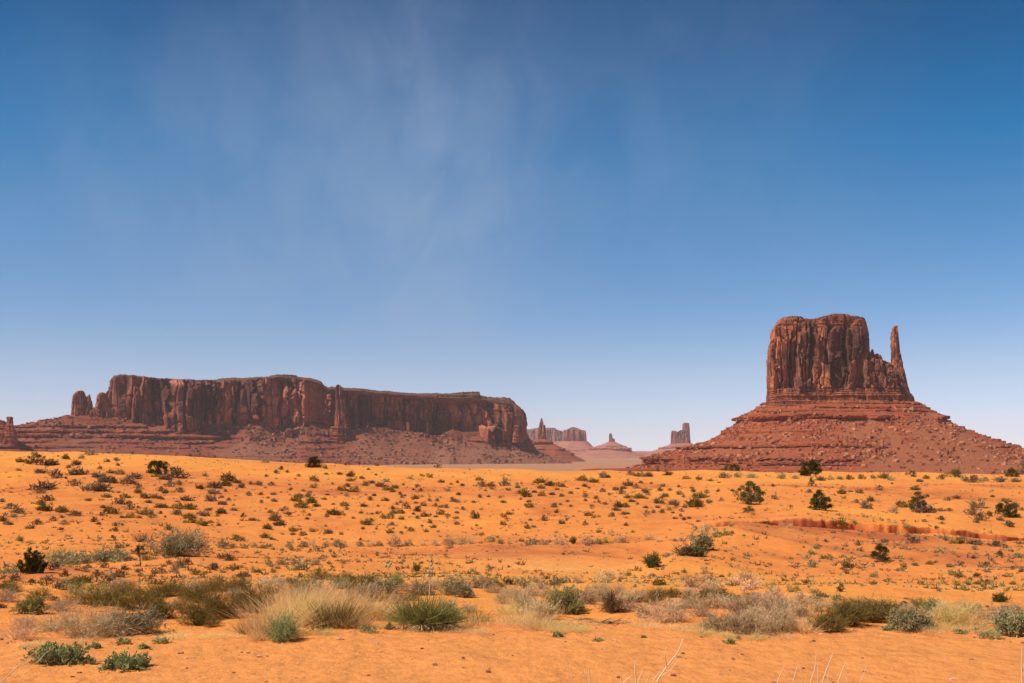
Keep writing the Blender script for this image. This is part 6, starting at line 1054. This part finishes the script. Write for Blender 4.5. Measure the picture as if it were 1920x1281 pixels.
# ------------------------------------------------------------------ the belt of low brush behind the track: copies of a few clumps
BELT = [('dry_clump', 'pale dry', 'dry', '8 1128 60 24;50 1176 50 22;118 1146 60 26;95 1182 60 24;205 1176 60 30;232 1106 60 20;330 1142 44 20;352 1108 56 20;448 1124 60 24;520 1106 50 20;548 1132 60 34;610 1118 56 30;655 1128 50 30;745 1132 40 24;765 1108 40 20;815 1106 40 20;878 1148 40 18;925 1112 40 18;940 1132 44 22;962 1120 46 26;995 1118 50 24;1035 1122 44 26;1075 1116 40 20;1122 1112 44 20;1160 1116 40 20;1185 1146 40 22;1268 1148 46 24;1290 1118 44 20;1312 1156 44 24;1326 1110 40 18;1366 1140 50 26;1372 1176 46 26;1408 1168 50 30;1442 1166 50 30;1440 1130 46 24;1480 1146 46 26;1478 1170 44 30;1500 1158 36 22;1530 1138 40 20;1560 1140 40 18;1610 1136 40 18;1700 1148 44 20;1760 1162 40 24;1815 1150 50 24;1850 1162 40 20;1868 1150 44 20;1905 1150 40 20'),
        ('olive_clump', 'olive', 'rush', '20 1110 50 20;75 1122 50 20;140 1104 60 20;215 1132 60 28;240 1116 60 24;290 1132 50 26;345 1150 50 28;398 1140 56 32;398 1176 36 20;450 1108 60 22;455 1140 50 30;500 1134 44 28;560 1100 50 18;640 1090 50 18;670 1110 44 20;715 1124 40 22;765 1126 44 22;920 1098 40 14;1030 1148 34 20;1225 1134 40 18;1290 1128 40 18;1340 1128 40 18;1570 1160 50 28;1640 1150 50 24;1690 1166 40 24;1720 1140 40 20;1600 1148 50 24'),
        ('straw_clump', 'straw grass', 'straw', '485 1200 40 24;528 1188 44 34;556 1192 40 20;610 1190 36 16;600 1150 50 44;628 1140 46 36;680 1176 40 26;725 1178 30 20;452 1186 30 22;970 1150 50 34;1000 1180 56 24;1045 1184 50 18;955 1174 44 24;1085 1184 40 14;1225 1180 36 14;1270 1182 44 14;1320 1190 40 14;1365 1196 40 14;1420 1198 40 14;1470 1198 40 16;1520 1176 36 26;1768 1182 50 22;1815 1184 50 22;1745 1188 40 16;1848 1188 40 16;900 1188 40 12;860 1186 36 12;150 1204 50 12;60 1212 50 10;330 1196 50 12;395 1196 40 10;432 1196 34 12')]
for nm, word, mt, data in BELT:
    ms2 = []
    for j in range(5):
        if mt == 'straw': me = grass_tuft(400+j, 1., .62, n=420, wd=.011, lean=(.1, 0), spread=(.3, 1.), droop=.4).mesh('clump')
        else: me = twig_bush(410+j+(10 if mt == 'rush' else 0), 1., .5, n0=52, n1=8, n2=4, wd=.0095, spread=(.08, 1.), curl=.2 if mt == 'dry' else .12, v0=0. if mt == 'dry' else 1., lean=(.1*(j % 3-1), 0))[0].mesh('clump')
        me.materials.append(PM[mt]); ms2.append(me)
    L_ = sorted(tuple(map(float, q_.split())) for q_ in data.split(';')); zs = {}
    for it in L_: zs.setdefault(next(n for a, n in [(200, 'near the left edge'), (440, 'around the big olive masses'), (620, 'around the tall straw'), (850, 'around the yucca'), (1100, 'around the yellow green shrub'), (1300, 'around the broad twig dome'), (1510, 'around the silver grey bushes'), (1730, 'around the olive row'), (3000, 'around the straw thicket')] if it[0] < a), []).append(it)
    for zn, Z_ in zs.items():
        for n_, (x, y, w_, h_) in enumerate(Z_):
            o = bpy.data.objects.new(nm, ms2[rng.integers(5)]); COL.objects.link(o); d = place(o, x, y); s_ = w_*1.1/F*d; o.scale = (s_, s_, h_/F*d*1.9)
            tag(o, f"{ORD[n_]} small low {word} clump from left {zn}", word+' clump', f"low {word} clumps in the foreground brush")
